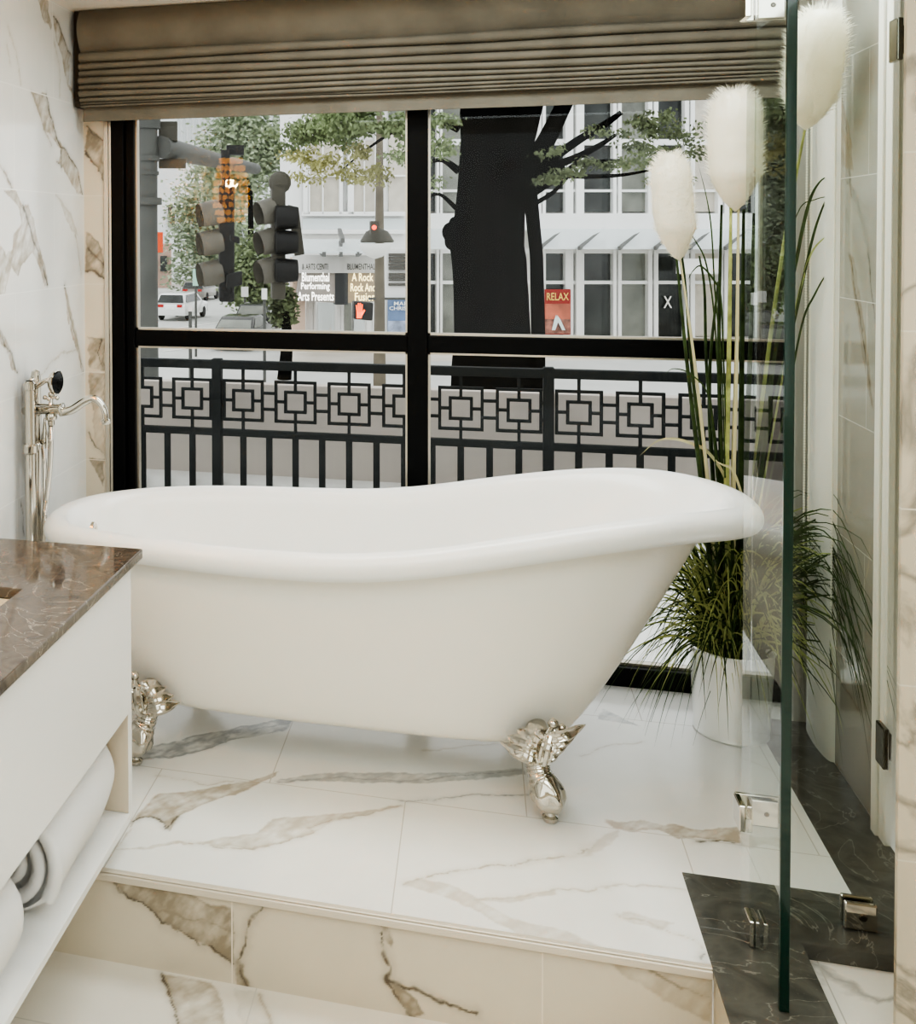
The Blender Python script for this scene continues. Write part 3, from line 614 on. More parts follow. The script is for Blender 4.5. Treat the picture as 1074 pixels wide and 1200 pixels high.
def towel(y0, y1, cx_, cz_, R, seed, label):
    t = MB(); rings = []; n = 44; ny = 34
    for i in range(ny+1):
        s = i/ny; y = y0+(y1-y0)*s; e = min(s, 1-s)*ny; k = (1 - .14*max(0, 1-e/2.6)**2)*(1-(.22*max(0, (s-.55)/.45)**1.5 if seed == 3 else 0)); r_ = []
        for j in range(n):
            a = 2*PI*j/n; q = R*k*(1+.035*noise.noise(Vector((math.cos(a)*1.4, math.sin(a)*1.4+seed, y*6))))
            z = cz_ + q*math.sin(a); z = max(z, .2705); r_.append(Vector((cx_+q*math.cos(a)*1.02, y, z)))
        rings.append(r_)
    t.loft(rings, True, False, True)
    # the rolled end, a spiral of thick folds
    sp = []; turns = 2.6
    for i in range(150):
        u = i/149; a = -.6+turns*2*PI*u; r = R*.93*(1-u)**.85+.004
        sp.append((cx_+r*math.cos(a), cz_+r*math.sin(a), u))
    w = .014; ringsA = []
    for x, z, u in sp:
        dx, dz = x-cx_, z-cz_; L = math.hypot(dx, dz)+1e-6; dx /= L; dz /= L; q = []
        yy = y0 + .006 + .012*u + .004*noise.noise(Vector((x*30, z*30, seed)))
        for k in range(8):
            th_ = PI*k/7; q.append(Vector((x+dx*w*math.cos(th_), yy-.012*math.sin(th_), max(.271, z+dz*w*math.cos(th_)))))
        ringsA.append(q)
    t.loft(ringsA, False, False, False)
    t.lathe([(.001, y0+.03), (R*.97, y0+.02)], (cx_, 0, cz_), 30, axis='Y')
    o = t.build('rolled_towel', M['towel'], smooth=60)
    return tag(o, label, 'towel', 'rolled towels in the vanity')
towel(1.835, 2.236, -.864, .380, .110, 3, 'rolled white towel on the vanity shelf next to the end panel')
towel(1.28, 1.715, -.862, .372, .102, 9, 'rolled white towel on the vanity shelf nearer the sink')

# ------------------------------------------------------------------ bath filler tap
tf = empty('bath_filler_tap', (-1.24, 2.9, ZP), label='tall freestanding polished nickel bath filler with curved spout beside the left wall', cat='tap')
YF = 2.90
def fp(px, py, dy=0): v = ony(px, py, YF); return Vector((v.x, v.y+dy, v.z))
t = MB()
t.lathe([(.001, ZP), (.032, ZP), (.032, ZP+.012), (.020, ZP+.025), (.016, ZP+.03), (.016, 1.115), (.019, 1.118), (.019, 1.135), (.012, 1.142)], (-1.248, 2.86, 0), 24, cap0=True)
t.lathe([(.017, .93), (.022, .935), (.022, .955), (.017, .96)], (-1.248, 2.86, 0), 24)
t.build('riser_pipe', M['nickel'], tf, smooth=40)
t = MB(); t.lathe([(.001, ZP), (.032, ZP), (.032, ZP+.012), (.020, ZP+.025), (.016, ZP+.03), (.016, 1.12), (.019, 1.125), (.012, 1.16), (.001, 1.165)], (-1.262, 2.935, 0), 24, cap0=True)
t.lathe([(.017, .93), (.022, .935), (.022, .955), (.017, .96)], (-1.262, 2.935, 0), 24); t.build('riser_pipe', M['nickel'], tf, smooth=40)
t = MB(); t.bar((-1.248, 2.86, .945), (-1.262, 2.935, .945), .014, .018); t.ball((-1.245, 2.90, .945), .014); t.lathe([(.011, .935), (.013, .95), (.008, .985), (.004, 1.02), (.001, 1.025)], (-1.232, 2.93, 0), 14); t.build('bracket', M['nickel'], tf, smooth=40)
t = MB()
p0, p1 = fp(42, 479), fp(70, 479.5)
t.tube([p0-Vector((.012, 0, 0)), p0-Vector((.006, 0, 0)), p0, p1, p1+Vector((.004, 0, 0)), p1+Vector((.010, 0, 0)), p1+Vector((.013, 0, 0))], [.008, .015, .016, .0155, .019, .019, .013], 20)
t.tube(smooth_path([p0-Vector((.004, 0, 0)), fp(38, 479), fp(33, 480, -.03)], 5), .011, 14)
t.tube([fp(40, 487, .03), fp(44, 479, .02)], .010, 12)
pts = smooth_path([fp(70, 483), fp(84, 480), (fp(98, 471)), fp(108, 467), fp(116, 470.5), fp(122, 480), fp(124, 492)], 7); n = len(pts)
t.tube(pts, [.0135-.0045*i/(n-1) for i in range(n)], 18)
e = fp(124, 492); t.lathe([(.009, .004), (.014, 0), (.014, -.008), (.011, -.012), (.001, -.012)], e, 18)
t.build('spout', M['nickel'], tf, smooth=50)
t = MB(); c = fp(60, 466); t.tube([fp(60, 475), fp(60, 471), c], [.011, .006, .006], 14)
for d in ((1, 0, 0), (-1, 0, 0), (0, 1, 0), (0, -1, 0)):
    q = c+Vector(d)*.019; t.tube([c, q], [.004, .004], 8); t.ball(q, .007, 10, 7)
t.ball(c+Vector((0, 0, .010)), .009, 12, 8); t.build('cross_handle', M['nickel'], tf, smooth=50)
t = MB(); q = fp(60, 486); t.lathe([(.006, .008), (.016, .004), (.018, -.004), (.016, -.014), (.010, -.018), (.010, -.03)], q, 18); t.build('hose_coupling', M['nickel'], tf, smooth=40)
hp = smooth_path([fp(60, 494), fp(59.5, 515), fp(58.5, 545), fp(55, 580), fp(52, 605), fp(50.5, 640), fp(52, 690)], 26)
t = MB(); t.tube(hp, [.0075+(.0011 if i % 2 else -.0004) for i in range(len(hp))], 10); t.build('shower_hose', M['chrome'], tf, smooth=60)
hp = smooth_path([fp(47, 522, .02), fp(49, 545, .02), fp(51, 575, .01), fp(53, 600), fp(52, 620), fp(46, 690)], 26)
t = MB(); t.tube(hp, [.0065+(.001 if i % 2 else -.0004) for i in range(len(hp))], 10); t.build('shower_hose', M['chrome'], tf, smooth=60)
t = MB(); c = fp(66, 448); nrm = Vector((.99, -.14, 0)); a1 = nrm.cross(ZU).normalized()
def disc(prof):
    return [[c + nrm*h + a1*(r*math.cos(2*PI*k/28)) + ZU*(r*math.sin(2*PI*k/28)) for k in range(28)] for r, h in prof]
t.tube(smooth_path([fp(36, 452), fp(42, 453), fp(48, 449.5), fp(54, 446), fp(60, 448), fp(66, 454)], 6), [.0085]*4+[.0075]*27, 14)
t.ball(fp(37, 446), .010); t.lathe([(.011, .012), (.014, .004), (.012, -.006), (.014, -.012), (.009, -.02)], fp(37, 452), 16)
t.loft(disc([(.006, -.02), (.030, -.012), (.036, -.003), (.036, .003), (.033, .005)]), True, True, False); t.build('hand_shower', M['nickel'], tf, smooth=40)
t = MB(); t.loft(disc([(.033, .004), (.018, .0065), (.001, .007)]), True, False, True)
o = t.build('spray_face', mat('spray_face', (26, 26, 28), .1, .6), [x for x in bpy.data.objects if x.name == 'hand_shower'][0], smooth=40); tag(o, 'dark spray face')

# ------------------------------------------------------------------ shower screen
sc_ = empty('shower_screen', (.53, 2.348, ZP), label='frameless clear glass shower screen with green edges on dark kerb', cat='shower screen')
MB().box((.512, 2.062, ZP+.003), (.526, 2.340, 2.295)).build('glass_panel', M['glass'], sc_)
MB().box((.530, 2.343, ZP+.003), (.868, 2.355, 2.295)).build('glass_panel', M['glass_tint'], sc_)
t = MB(); t.box((.5115, 2.052, ZP+.003), (.5275, 2.0615, 2.295)); o = t.build('glass_edge', M['glassedge'], sc_, bevel=.001); tag(o, 'dark green polished near edge of the glass')
for zc_ in (.405, 2.005):
    t = MB(); t.box((.500, 2.300, zc_-.026), (.5115, 2.352, zc_+.026)); t.box((.503, 2.352, zc_-.026), (.585, 2.360, zc_+.026)); t.box((.5285, 2.331, zc_-.026), (.578, 2.3425, zc_+.026)); 
    h = t.build('hinge', M['chrome'], sc_, bevel=.002); b2 = MB(); b2.lathe([(.001, 2.3295), (.004, 2.3295), (.005, 2.331)], (.556, 0, zc_), 12, axis='Y'); tag(b2.build('screw', M['darkmetal'], h), 'dark screw head')
t = MB(); t.box((.503, 2.225, ZP+.003), (.5115, 2.272, ZP+.052)); t.box((.5265, 2.225, ZP+.003), (.535, 2.272, ZP+.052)); t.build('clamp', M['chrome'], sc_, bevel=.002)
t = MB(); t.box((.695, 2.331, ZP+.003), (.752, 2.3425, ZP+.056)); t.box((.695, 2.3555, ZP+.003), (.752, 2.366, ZP+.056)); h = t.build('clamp', M['chrome'], sc_, bevel=.003)
b2 = MB(); b2.lathe([(.001, 2.3285), (.006, 2.3285), (.008, 2.331)], (.727, 0, ZP+.030), 14, axis='Y'); b2.build('screw', M['darkmetal'], h)
for a_ in ((1031, 866), (1047, 50)):
    v = Vector((.868, 2.70, 0)); d = ray(*a_); q = Vector((0, 0, EYE)) + d*((.862)/d.x)
    t = MB(); t.box((.852, q.y-.055, q.z-.045), (.864, q.y-.005, q.z+.045)); t.box((.864, q.y-.04, q.z-.03), (.874, q.y-.02, q.z+.03)); t.build('wall_clip', M['darkmetal'], sc_, bevel=.003)

# ------------------------------------------------------------------ potted grass
PX, PY, PZ, PT_ = .672, 3.195, ZP+.0, .43
pl = empty('potted_grass', (PX, PY, PZ), label='tall ornamental grass with cream plumes in a white metal bucket', cat='plant')
t = MB(); prof = [(.001, .004), (.088, .004), (.092, 0), (.095, .004), (.094, .010)]
for k in range(0, 20): prof.append((.094+.011*k/19 + (.0012 if 14 <= k <= 17 and k % 2 else 0), .012+.215*k/19))
prof += [(.108, .230), (.109, .235), (.106, .238), (.103, .235), (.100, .20), (.099, .19)]
t.lathe(prof, (PX, PY, PZ), 56, cap0=True); pot = t.build('pot', M['pot'], pl, smooth=45)
t = MB(); t.lathe([(.001, .205), (.05, .207), (.0995, .203)], (PX, PY, PZ), 30); t.build('soil', M['soil'], pl)
def clampp(p):
    p = Vector(p)
    if p.x > XR-.012: ov = p.x-(XR-.012); p.x = XR-.012; p.y -= ov*1.1
    if p.y > YW-.03: p.y = YW-.03
    if .30 < p.z < .97:                        # keep clear of the bath
        zz = (p.z-.345)/.5; xr, b = (.685, .385) if p.z > .80 else (.265+.31*max(0, min(1, zz)), .335)
        k = abs((p.y-2.905)/b)
        if k < 1: p.x = max(p.x, -.26+(xr+.26)*(1-k**2.5)**.4)
    return p
def blade(t, base, az, R, H, droop, w, n=12, wig=0, rm=False):
    base = Vector(base); d = Vector((math.cos(az), math.sin(az), 0)); L = []; prev = None
    for i in range(n+1):
        s = i/n; p = base + d*(R*(s**1.35)) + ZU*(H*(1-(1-s)**2)*1.0 - droop*s**3); p += Vector((-d.y, d.x, 0))*(wig*s*s); L.append(clampp(p))
    vs = []
    for i, p in enumerate(L):
        tg = (L[min(i+1, n)]-L[max(0, i-1)]).normalized(); sd = tg.cross(Vector((.3*d.x-.2, .3*d.y-.9, .25))).normalized(); s = i/n
        ww = w*(.75+.5*s if s < .3 else .9*(1-((s-.3)/.7)**2)+.02); f_ = sd.cross(tg)
        vs += [p-sd*ww+f_*ww*.35, p, p+sd*ww+f_*ww*.35]
    fs = []
    for i in range(n): fs += [(3*i, 3*i+1, 3*i+4, 3*i+3), (3*i+1, 3*i+2, 3*i+5, 3*i+4)]
    t.add(vs, fs, 0)
rd = random.Random(5)
def tuft(n, mname, az0, az1, Rr, Hr, Dr, w, name, lab=None, kind=None):
    t = MB()
    for _ in range(n):
        a = rd.uniform(az0, az1); q = rd.random()**.5*.075; a2 = rd.uniform(0, 2*PI)
        blade(t, (PX+q*math.cos(a2), PY+q*math.sin(a2), PZ+.2), a, rd.uniform(*Rr), rd.uniform(*Hr), rd.uniform(*Dr), w*rd.uniform(.7, 1.3), 13, rd.uniform(-.08, .08))
    return tag(t.build(name, M[mname], pl, smooth=60), lab, kind=kind)
t1 = tuft(300, 'blade', 0, 2*PI, (.08, .30), (.10, .50), (0, .30), .0026, 'grass_blades', 'dense dark green grass blades', 'stuff')
tuft(240, 'blade2', PI*.75, 2.1*PI, (.06, .32), (.12, .46), (.02, .30), .0026, 'grass_blades', 'lighter green arching grass blades', 'stuff')
tuft(110, 'blade', -.9, .7, (.22, .55), (.30, .62), (.15, .55), .0022, 'grass_blades', 'arching blades against the right wall', 'stuff')
tuft(26, 'blade', PI*.95, PI*1.25, (.20, .36), (.05, .22), (.22, .36), .0017, 'grass_blades', 'thin blades drooping to the floor', 'stuff')
# tall reeds (pixel-measured silhouettes, at the pot's distance)
def reed(pts, w, m, name='reed', Y=3.18):
    P = smooth_path([ony(x, y, Y+dy) for x, y, dy in pts], 8); t = MB(); n = len(P); w *= 1.75
    t.tube(P, [w*(1-.55*(i/(n-1))**2) for i in range(n)], 7, mod=lambda i, a: 1-.45*abs(math.sin(a)) )
    return t.build(name, M[m], pl, smooth=60)
for pts, w, m in (
    ([(842, 745, 0), (833, 600, -.02), (815, 430, -.05), (797, 300, -.05)], .0055, 'straw'),
    ([(840, 745, 0), (826, 600, -.02), (806, 430, -.05), (793, 300, -.05)], .0065, 'blade'),
    ([(838, 745, 0), (826, 560, 0), (812, 440, 0), (803, 330, 0), (799, 295, 0)], .0050, 'blade'),
    ([(848, 745, 0), (842, 560, 0), (829, 440, 0), (826, 340, 0), (820, 300, 0)], .0048, 'blade'),
    ([(850, 745, 0), (846, 560, 0), (843, 400, 0), (846, 240, 0)], .0065, 'blade'),
    ([(856, 745, -.02), (852, 560, -.03), (855, 400, -.04), (857, 238, -.04)], .0075, 'blade2'),
    ([(860, 745, -.02), (860, 560, -.03), (864, 400, -.04), (866, 236, -.04)], .0065, 'straw'),
    ([(862, 745, 0), (868, 560, 0), (870, 400, 0), (872, 245, 0)], .0080, 'blade'),
    ([(866, 745, .02), (874, 560, .02), (880, 400, .02), (884, 250, .02)], .0075, 'blade'),
    ([(852, 745, .03), (836, 560, .03), (832, 440, .03), (842, 330, .03)], .0060, 'blade'),
    ([(870, 745, 0), (884, 560, 0), (900, 420, 0), (920, 280, -.10), (944, 150, -.20)], .0060, 'blade2'),
    ([(872, 745, 0), (892, 560, 0), (908, 420, 0), (926, 300, 0)], .0060, 'blade')):
    reed(pts, w, m)
def ablade(pts, w, m, Y=3.12):
    P = smooth_path([ony(x, y, Y+dy) for x, y, dy in pts], 8); n = len(P); t = MB(); vs = []
    for i, p in enumerate(P):
        tg = (P[min(i+1, n-1)]-P[max(0, i-1)]).normalized(); sd = tg.cross(Vector((-.3, .95, .15))).normalized(); s = i/(n-1)
        ww = w*(1 if s < .5 else max(.04, 1-((s-.5)/.5)**1.6)); f_ = sd.cross(tg); vs += [p-sd*ww-f_*ww*.4, p, p+sd*ww-f_*ww*.4]
    fs = []
    for i in range(n-1): fs += [(3*i, 3*i+1, 3*i+4, 3*i+3), (3*i+1, 3*i+2, 3*i+5, 3*i+4)]
    t.add(vs, fs); return t.build('arching_blade', M[m], pl, smooth=60)
for pts, w, m in (
    ([(880, 620, 0), (905, 480, 0), (930, 380, 0), (945, 310, 0), (958, 260, 0), (974, 225, 0), (1003, 196, -.03)], .0040, 'blade'),
    ([(875, 620, 0), (905, 430, 0), (930, 320, 0), (940, 270, 0), (950, 232, 0), (962, 212, 0), (974, 206, 0)], .0050, 'blade'),
    ([(890, 620, 0), (920, 480, 0), (940, 380, 0), (955, 345, 0), (970, 320, 0), (988, 305, 0)], .0030, 'blade'),
    ([(885, 620, 0), (925, 400, 0), (940, 330, 0), (952, 295, 0), (968, 278, 0), (972, 285, 0)], .0030, 'blade2'),
    ([(880, 600, 0), (915, 330, 0), (935, 250, 0), (955, 234, 0), (985, 229, 0), (1000, 232, 0)], .0014, 'blade'),
    ([(868, 620, .05), (850, 560, .05), (830, 530, .05), (812, 520, .05), (790, 514, .05), (770, 517, .05), (750, 534, .05)], .0042, 'straw'),
    ([(872, 600, .0), (868, 575, .0), (858, 550, .0), (846, 544, 0), (836, 538, 0)], .0035, 'straw'),
    ([(852, 520, .02), (848, 420, .02), (845, 350, .02), (838, 330, .02), (822, 312, .02), (812, 318, .02), (806, 330, .02)], .0026, 'blade'),
    ([(850, 560, .02), (846, 430, .02), (838, 340, .02), (834, 270, .02), (828, 230, .02), (818, 190, .02)], .0022, 'blade'),
    ([(840, 560, .0), (832, 470, .0), (812, 440, .0), (790, 432, 0), (778, 440, 0)], .0018, 'blade'),
    ([(846, 540, .02), (838, 380, .02), (828, 310, .02), (815, 282, .02), (806, 270, .02)], .0022, 'blade')):
    ablade(pts, w, m)
def plume(c0, c1, r, seed, n=4200):
    c0, c1 = Vector(c0), Vector(c1); ax = (c1-c0); L = ax.length; ax.normalize(); x = ax.cross(Vector((0, 1, 0))).normalized(); y = ax.cross(x); q = random.Random(seed); t = MB()
    pr = lambda s: r*min(1, (max(0, s)/.30)**.75)*(1 if s < .75 else max(.05, 1-((s-.75)/.27)**2))**.6
    rings = []
    for i in range(25):
        s = i/24; rings.append([c0+ax*(L*s)+(x*math.cos(2*PI*k/28)+y*math.sin(2*PI*k/28))*(pr(s)*.86*(1+.10*noise.noise(Vector((math.cos(2*PI*k/28)*2, math.sin(2*PI*k/28)*2+seed, s*5))))+.002) for k in range(28)])
    t.loft(rings)
    for _ in range(n):
        s = q.uniform(.02, 1.0)**.9; a = q.uniform(0, 2*PI); d = (x*math.cos(a)+y*math.sin(a)); p = c0+ax*(L*s)+d*(pr(s)*.80)
        ln = q.uniform(.014, .032)*(r/.06); dr = (d*q.uniform(.45, 1.0)+ax*q.uniform(.5, 1.2)+Vector((q.uniform(-.25, .25), q.uniform(-.25, .25), q.uniform(-.2, .2)))).normalized()
        sd = dr.cross(Vector((q.uniform(-1, 1), q.uniform(-1, 1), q.uniform(-1, 1)))).normalized()*.0007
        m_ = p+dr*ln*.55; e_ = p+dr*ln+Vector((0, 0, -.004)); t.add([p-sd, p+sd, m_+sd*.7, m_-sd*.7, e_], [(0, 1, 2, 3), (3, 2, 4)])
    return t.build('plume', M['plume'], pl, smooth=70)
plume(ony(796, 306, 3.13), ony(784, 180, 3.13), .055, 1); plume(ony(862, 248, 3.14), ony(861, 106, 3.14), .070, 2); plume(ony(944, 152, 2.98), ony(963, 14, 2.82), .068, 3)

# ------------------------------------------------------------------ wall lamp over the basin, seen mirrored in the window
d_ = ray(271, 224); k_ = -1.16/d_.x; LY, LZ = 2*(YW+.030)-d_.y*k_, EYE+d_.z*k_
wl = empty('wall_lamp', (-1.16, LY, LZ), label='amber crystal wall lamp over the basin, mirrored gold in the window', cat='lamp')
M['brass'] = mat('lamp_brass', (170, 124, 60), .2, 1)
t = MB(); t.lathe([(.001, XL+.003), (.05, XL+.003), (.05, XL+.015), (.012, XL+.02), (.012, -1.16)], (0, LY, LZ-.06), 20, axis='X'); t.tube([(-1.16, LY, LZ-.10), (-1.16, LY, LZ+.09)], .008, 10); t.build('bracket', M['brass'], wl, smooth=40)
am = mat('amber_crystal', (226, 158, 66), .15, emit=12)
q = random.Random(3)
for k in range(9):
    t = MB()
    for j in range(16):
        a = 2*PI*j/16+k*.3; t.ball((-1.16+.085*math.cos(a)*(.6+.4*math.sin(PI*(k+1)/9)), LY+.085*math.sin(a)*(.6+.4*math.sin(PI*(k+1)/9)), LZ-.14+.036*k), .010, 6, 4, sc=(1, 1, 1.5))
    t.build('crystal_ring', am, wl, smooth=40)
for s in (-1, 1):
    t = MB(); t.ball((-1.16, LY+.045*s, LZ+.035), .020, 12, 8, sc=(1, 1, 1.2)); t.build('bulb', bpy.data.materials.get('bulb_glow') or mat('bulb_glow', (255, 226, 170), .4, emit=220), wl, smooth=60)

# ------------------------------------------------------------------ outside: terrace and railing
ZT, ZG = -.134, -3.5
M['terrace'] = mat('terrace_white', (226, 225, 220), .7, noise_amt=.05, scale=4)
M['parapet'] = mat('parapet_render', (192, 184, 175), .8, noise_amt=.08, scale=1.5)
M['rail'] = mat('dark_green_railing', (17, 22, 22), .5, spec=.25)
M['asphalt'] = mat('pale_asphalt', (196, 196, 192), .9, noise_amt=.07, scale=.6)
M['pavement'] = mat('pale_pavement', (214, 208, 198), .9, noise_amt=.07, scale=1)
M['paintline'] = mat('road_paint', (238, 236, 228), .8)
ZF = -.36
struct('terrace_floor', MB().box((-9, YW+.08, ZF-.2), (9, 7.62, ZF)), M['terrace'])
struct('terrace_kerb', MB().box((-9, 7.26, ZF), (9, 7.5, -.165)), M['terrace'])
struct('terrace_parapet', MB().box((-9, 7.5, ZF), (9, 7.62, .485)), M['parapet'])
ral = empty('terrace_railing', (-.65, 7.2, ZT), label='dark metal terrace railing with nested square motifs outside the window', cat='railing')
YR = 7.2
MB().box((-6.2, YR-.03, .630), (5.6, YR+.03, .690)).build('top_rail', M['rail'], ral, bevel=.008)
MB().box((-6.2, YR-.022, .166), (5.6, YR+.022, .214)).build('mid_rail', M['rail'], ral, bevel=.005)
MB().box((-6.2, YR-.022, ZF+.03), (5.6, YR+.022, ZF+.07)).build('bottom_rail', M['rail'], ral, bevel=.005)
for k in range(-2, 4):
    x = -1.739 + 2.178*k
    if -4.5 < x < 4: MB().box((x-.033, YR-.034, ZF), (x+.033, YR+.034, .700)).build('post', M['rail'], ral, bevel=.005)
for k in range(-16, 24):
    x = -1.556+.1815*k
    if min(abs(x-(-1.739+2.178*j)) for j in range(-3, 4)) > .06 and -4.2 < x < 3.2:
        MB().box((x-.021, YR-.014, ZF+.05), (x+.021, YR+.014, .18)).build('baluster', M['rail'], ral, bevel=.004)
for k in range(-8, 14):
    x = -1.556+.363*k; z = .415; w = .0095; t = MB()
    if not -4.2 < x < 3.4: continue
    for h_ in (.134, .067):
        t.box((x-h_-w, YR-.012, z-h_-w), (x-h_+w, YR+.012, z+h_+w)); t.box((x+h_-w, YR-.012, z-h_-w), (x+h_+w, YR+.012, z+h_+w))
        t.box((x-h_+w, YR-.0115, z-h_-w), (x+h_-w, YR+.0115, z-h_+w)); t.box((x-h_+w, YR-.0115, z+h_-w), (x+h_-w, YR+.0115, z+h_+w))
    for a, b in ((.076, .64), (.2, -.076)): pass
    t.box((x-w, YR-.011, z+.076), (x+w, YR+.011, .64)); t.box((x-w, YR-.011, .20), (x+w, YR+.011, z-.076))
    t.box((x-.125, YR-.011, z-w), (x-.076, YR+.011, z+w)); t.box((x+.076, YR-.011, z-w), (x+.125, YR+.011, z+w))
    for dz in (-.055, .055):
        if k % 6 not in (5,): t.box((x+.142, YR-.011, z+dz-w), (x+.221, YR+.011, z+dz+w))
        else: t.box((x+.142, YR-.011, z+dz-w), (x+.185, YR+.011, z+dz+w))
    t.build('square_motif', M['rail'], ral)

# ------------------------------------------------------------------ outside: street (built square to the street grid)
def pb(t, x0, y0, x1, y1, D, dep=.2, mi=0):
    return t.hexa([out(x0, y1, D), out(x1, y1, D), out(x1, y0, D), out(x0, y0, D)], F0*dep, mi)
def ground(px, py): d = ray(px, py); k = (ZG-EYE)/d.z; return Vector((d.x*k, d.y*k, ZG))
struct('street', MB().box((-140, 7.7, ZG-.2), (120, 210, ZG)), M['asphalt'])
t = MB()
a, b = out(343, 400, 42), out(1100, 400, 42); t.hexa([Vector((a.x, a.y, ZG+.0)), Vector((b.x, b.y, ZG)), Vector((b.x, b.y, ZG+.14)), Vector((a.x, a.y, ZG+.14))], F0*30); struct('pavement', t, M['pavement'])
t = MB(); a, b = out(140, 400, 90), out(200, 400, 90)
for (x0, y0), (x1, y1) in (((195, 402), (330, 396)), ((205, 385), (300, 372)), ((258, 392), (318, 368)), ((190, 412), (250, 405))):
    p, q = ground(x0, y0), ground(x1, y1); d = (q-p).normalized(); s = d.cross(ZU)*.09
    t.add([p-s+ZU*.012, q-s+ZU*.012, q+s+ZU*.012, p+s+ZU*.012], [(0, 1, 2, 3)])
o = struct('street_markings', t, M['paintline'])
M['facade'] = mat('pale_facade', (226, 225, 221), .7, noise_amt=.04, scale=.4)
M['facade_w'] = mat('white_metal_facade', (238, 238, 236), .5)
M['glass_dk'] = mat('dark_pane', (58, 62, 60), .12, noise_amt=.7, scale=.9)
M['glass_mid'] = mat('grey_pane', (132, 134, 126), .15, noise_amt=.4, scale=.8)
M['curtain'] = mat('curtained_pane', (206, 200, 188), .6, noise_amt=.1, scale=3)
M['canopyglass'] = mat('canopy_glass', (216, 222, 222), .2)
M['strut'] = mat('canopy_strut', (110, 110, 108), .5)
# the long glazed building behind the tree
bA = empty('glazed_building', out(680, 400, 50), TH, 'long pale glazed building with glass canopy behind the street tree', 'building')
t = MB(); pb(t, 476, -40, 1120, 402, 50, 8); t.build('wall', M['facade'], bA)
cols = [(486, 492), (512, 519), (631, 640), (663, 685), (719, 729), (760, 772), (803, 815), (842, 855), (885, 897), (930, 942)]
panes = [(492, 512), (519, 560), (640, 662), (685, 719), (729, 760), (772, 803), (815, 842), (855, 885), (897, 930), (942, 985)]
for x0, x1 in cols:
    t = MB(); pb(t, x0, -40, x0+(x1-x0)*.42, 398, 49.4, .6); pb(t, x0+(x1-x0)*.58, -40, x1, 398, 49.4, .6); t.build('pilaster', M['facade_w'], bA)
for k, (x0, x1) in enumerate(panes):
    for z, (y0, y1) in enumerate(((20, 104), (118, 163), (170, 248), (296, 329), (333, 394))):
        t = MB(); pb(t, x0, y0, x1, y1, 49.75, .2); mm = ('glass_dk', 'glass_mid', 'glass_dk', 'glass_dk', 'glass_mid', 'glass_dk', 'curtain', 'glass_dk', 'glass_mid', 'glass_dk')[k]
        if z == 0: mm = 'curtain' if k % 2 else 'glass_mid'
        w_ = t.build('window_pane', M[mm], bA)
for y0, y1 in ((163, 170), (222, 225), (329, 333), (291, 297)):
    t = MB(); pb(t, 480, y0, 1100, y1, 49.5, .3); t.build('transom_bar', M['facade_w'], bA)
t = MB(); pb(t, 480, 250, 1100, 270, 49.2, .5); t.build('spandrel', M['facade_w'], bA)
t = MB(); a = [out(620, 292, 47), out(1100, 292, 47), out(1100, 270, 49.2), out(620, 270, 49.2)]; t.hexa(a, (0, 0, .08)); a = [out(480, 292, 47), out(532, 292, 47), out(532, 270, 49.2), out(480, 270, 49.2)]; t.hexa(a, (0, 0, .08)); can = t.build('canopy', M['canopyglass'], bA)
for x in (633, 679, 726, 768, 808, 850, 895, 940):
    t = MB(); t.bar(out(x, 291, 46.8), out(x+27, 271, 49.2), .12, .16); t.build('strut', M['strut'], can)
t = MB(); pb(t, 795, 303, 842, 321, 47.5, .2); tag(t.build('fascia_sign', M['facade_w'], bA), 'blank white fascia board')
# writing helper: lettering fitted into a box of the given plane
def lettering(txt, px0, py0, px1, py1, D, m, parent, name='lettering', sy=None):
    cu = bpy.data.curves.new(name, 'FONT'); cu.body = txt; cu.align_x = 'LEFT'; cu.resolution_u = 2; cu.extrude = .0
    cu.offset = .012
    tmp = bpy.data.objects.new('tmp', cu); col.objects.link(tmp); dg = bpy.context.evaluated_depsgraph_get(); me = bpy.data.meshes.new_from_object(tmp.evaluated_get(dg)); bpy.data.objects.remove(tmp); bpy.data.curves.remove(cu)
    xs = [v.co.x for v in me.vertices]; ys = [v.co.y for v in me.vertices]; x0, x1, y0, y1 = min(xs), max(xs), min(ys), max(ys)
    a, b, c = out(px0, py1, D), out(px1, py1, D), out(px0, py0, D)
    for v in me.vertices:
        u = (v.co.x-x0)/(x1-x0); w = (v.co.y-y0)/(y1-y0); v.co = a + (b-a)*u + (c-a)*w
    me.materials.append(m); me.update(); o = bpy.data.objects.new(name, me); col.objects.link(o)
    o.parent = parent; o.matrix_parent_inverse = wm(parent).inverted(); return o
M['white_glow'] = mat('lit_white_letters', (255, 252, 244), .5, emit=1.6)
M['warm_glow'] = mat('lit_warm_letters', (255, 236, 176), .5, emit=1.5)
M['letter_dark'] = mat('dark_letters', (84, 80, 74), .5)
M['white_ink'] = mat('white_ink', (245, 243, 238), .6)
M['yellow_ink'] = mat('yellow_ink', (246, 214, 120), .6)
t = MB(); lx = lettering('X', 778, 347, 788, 361, 49.6, M['white_ink'], bA)
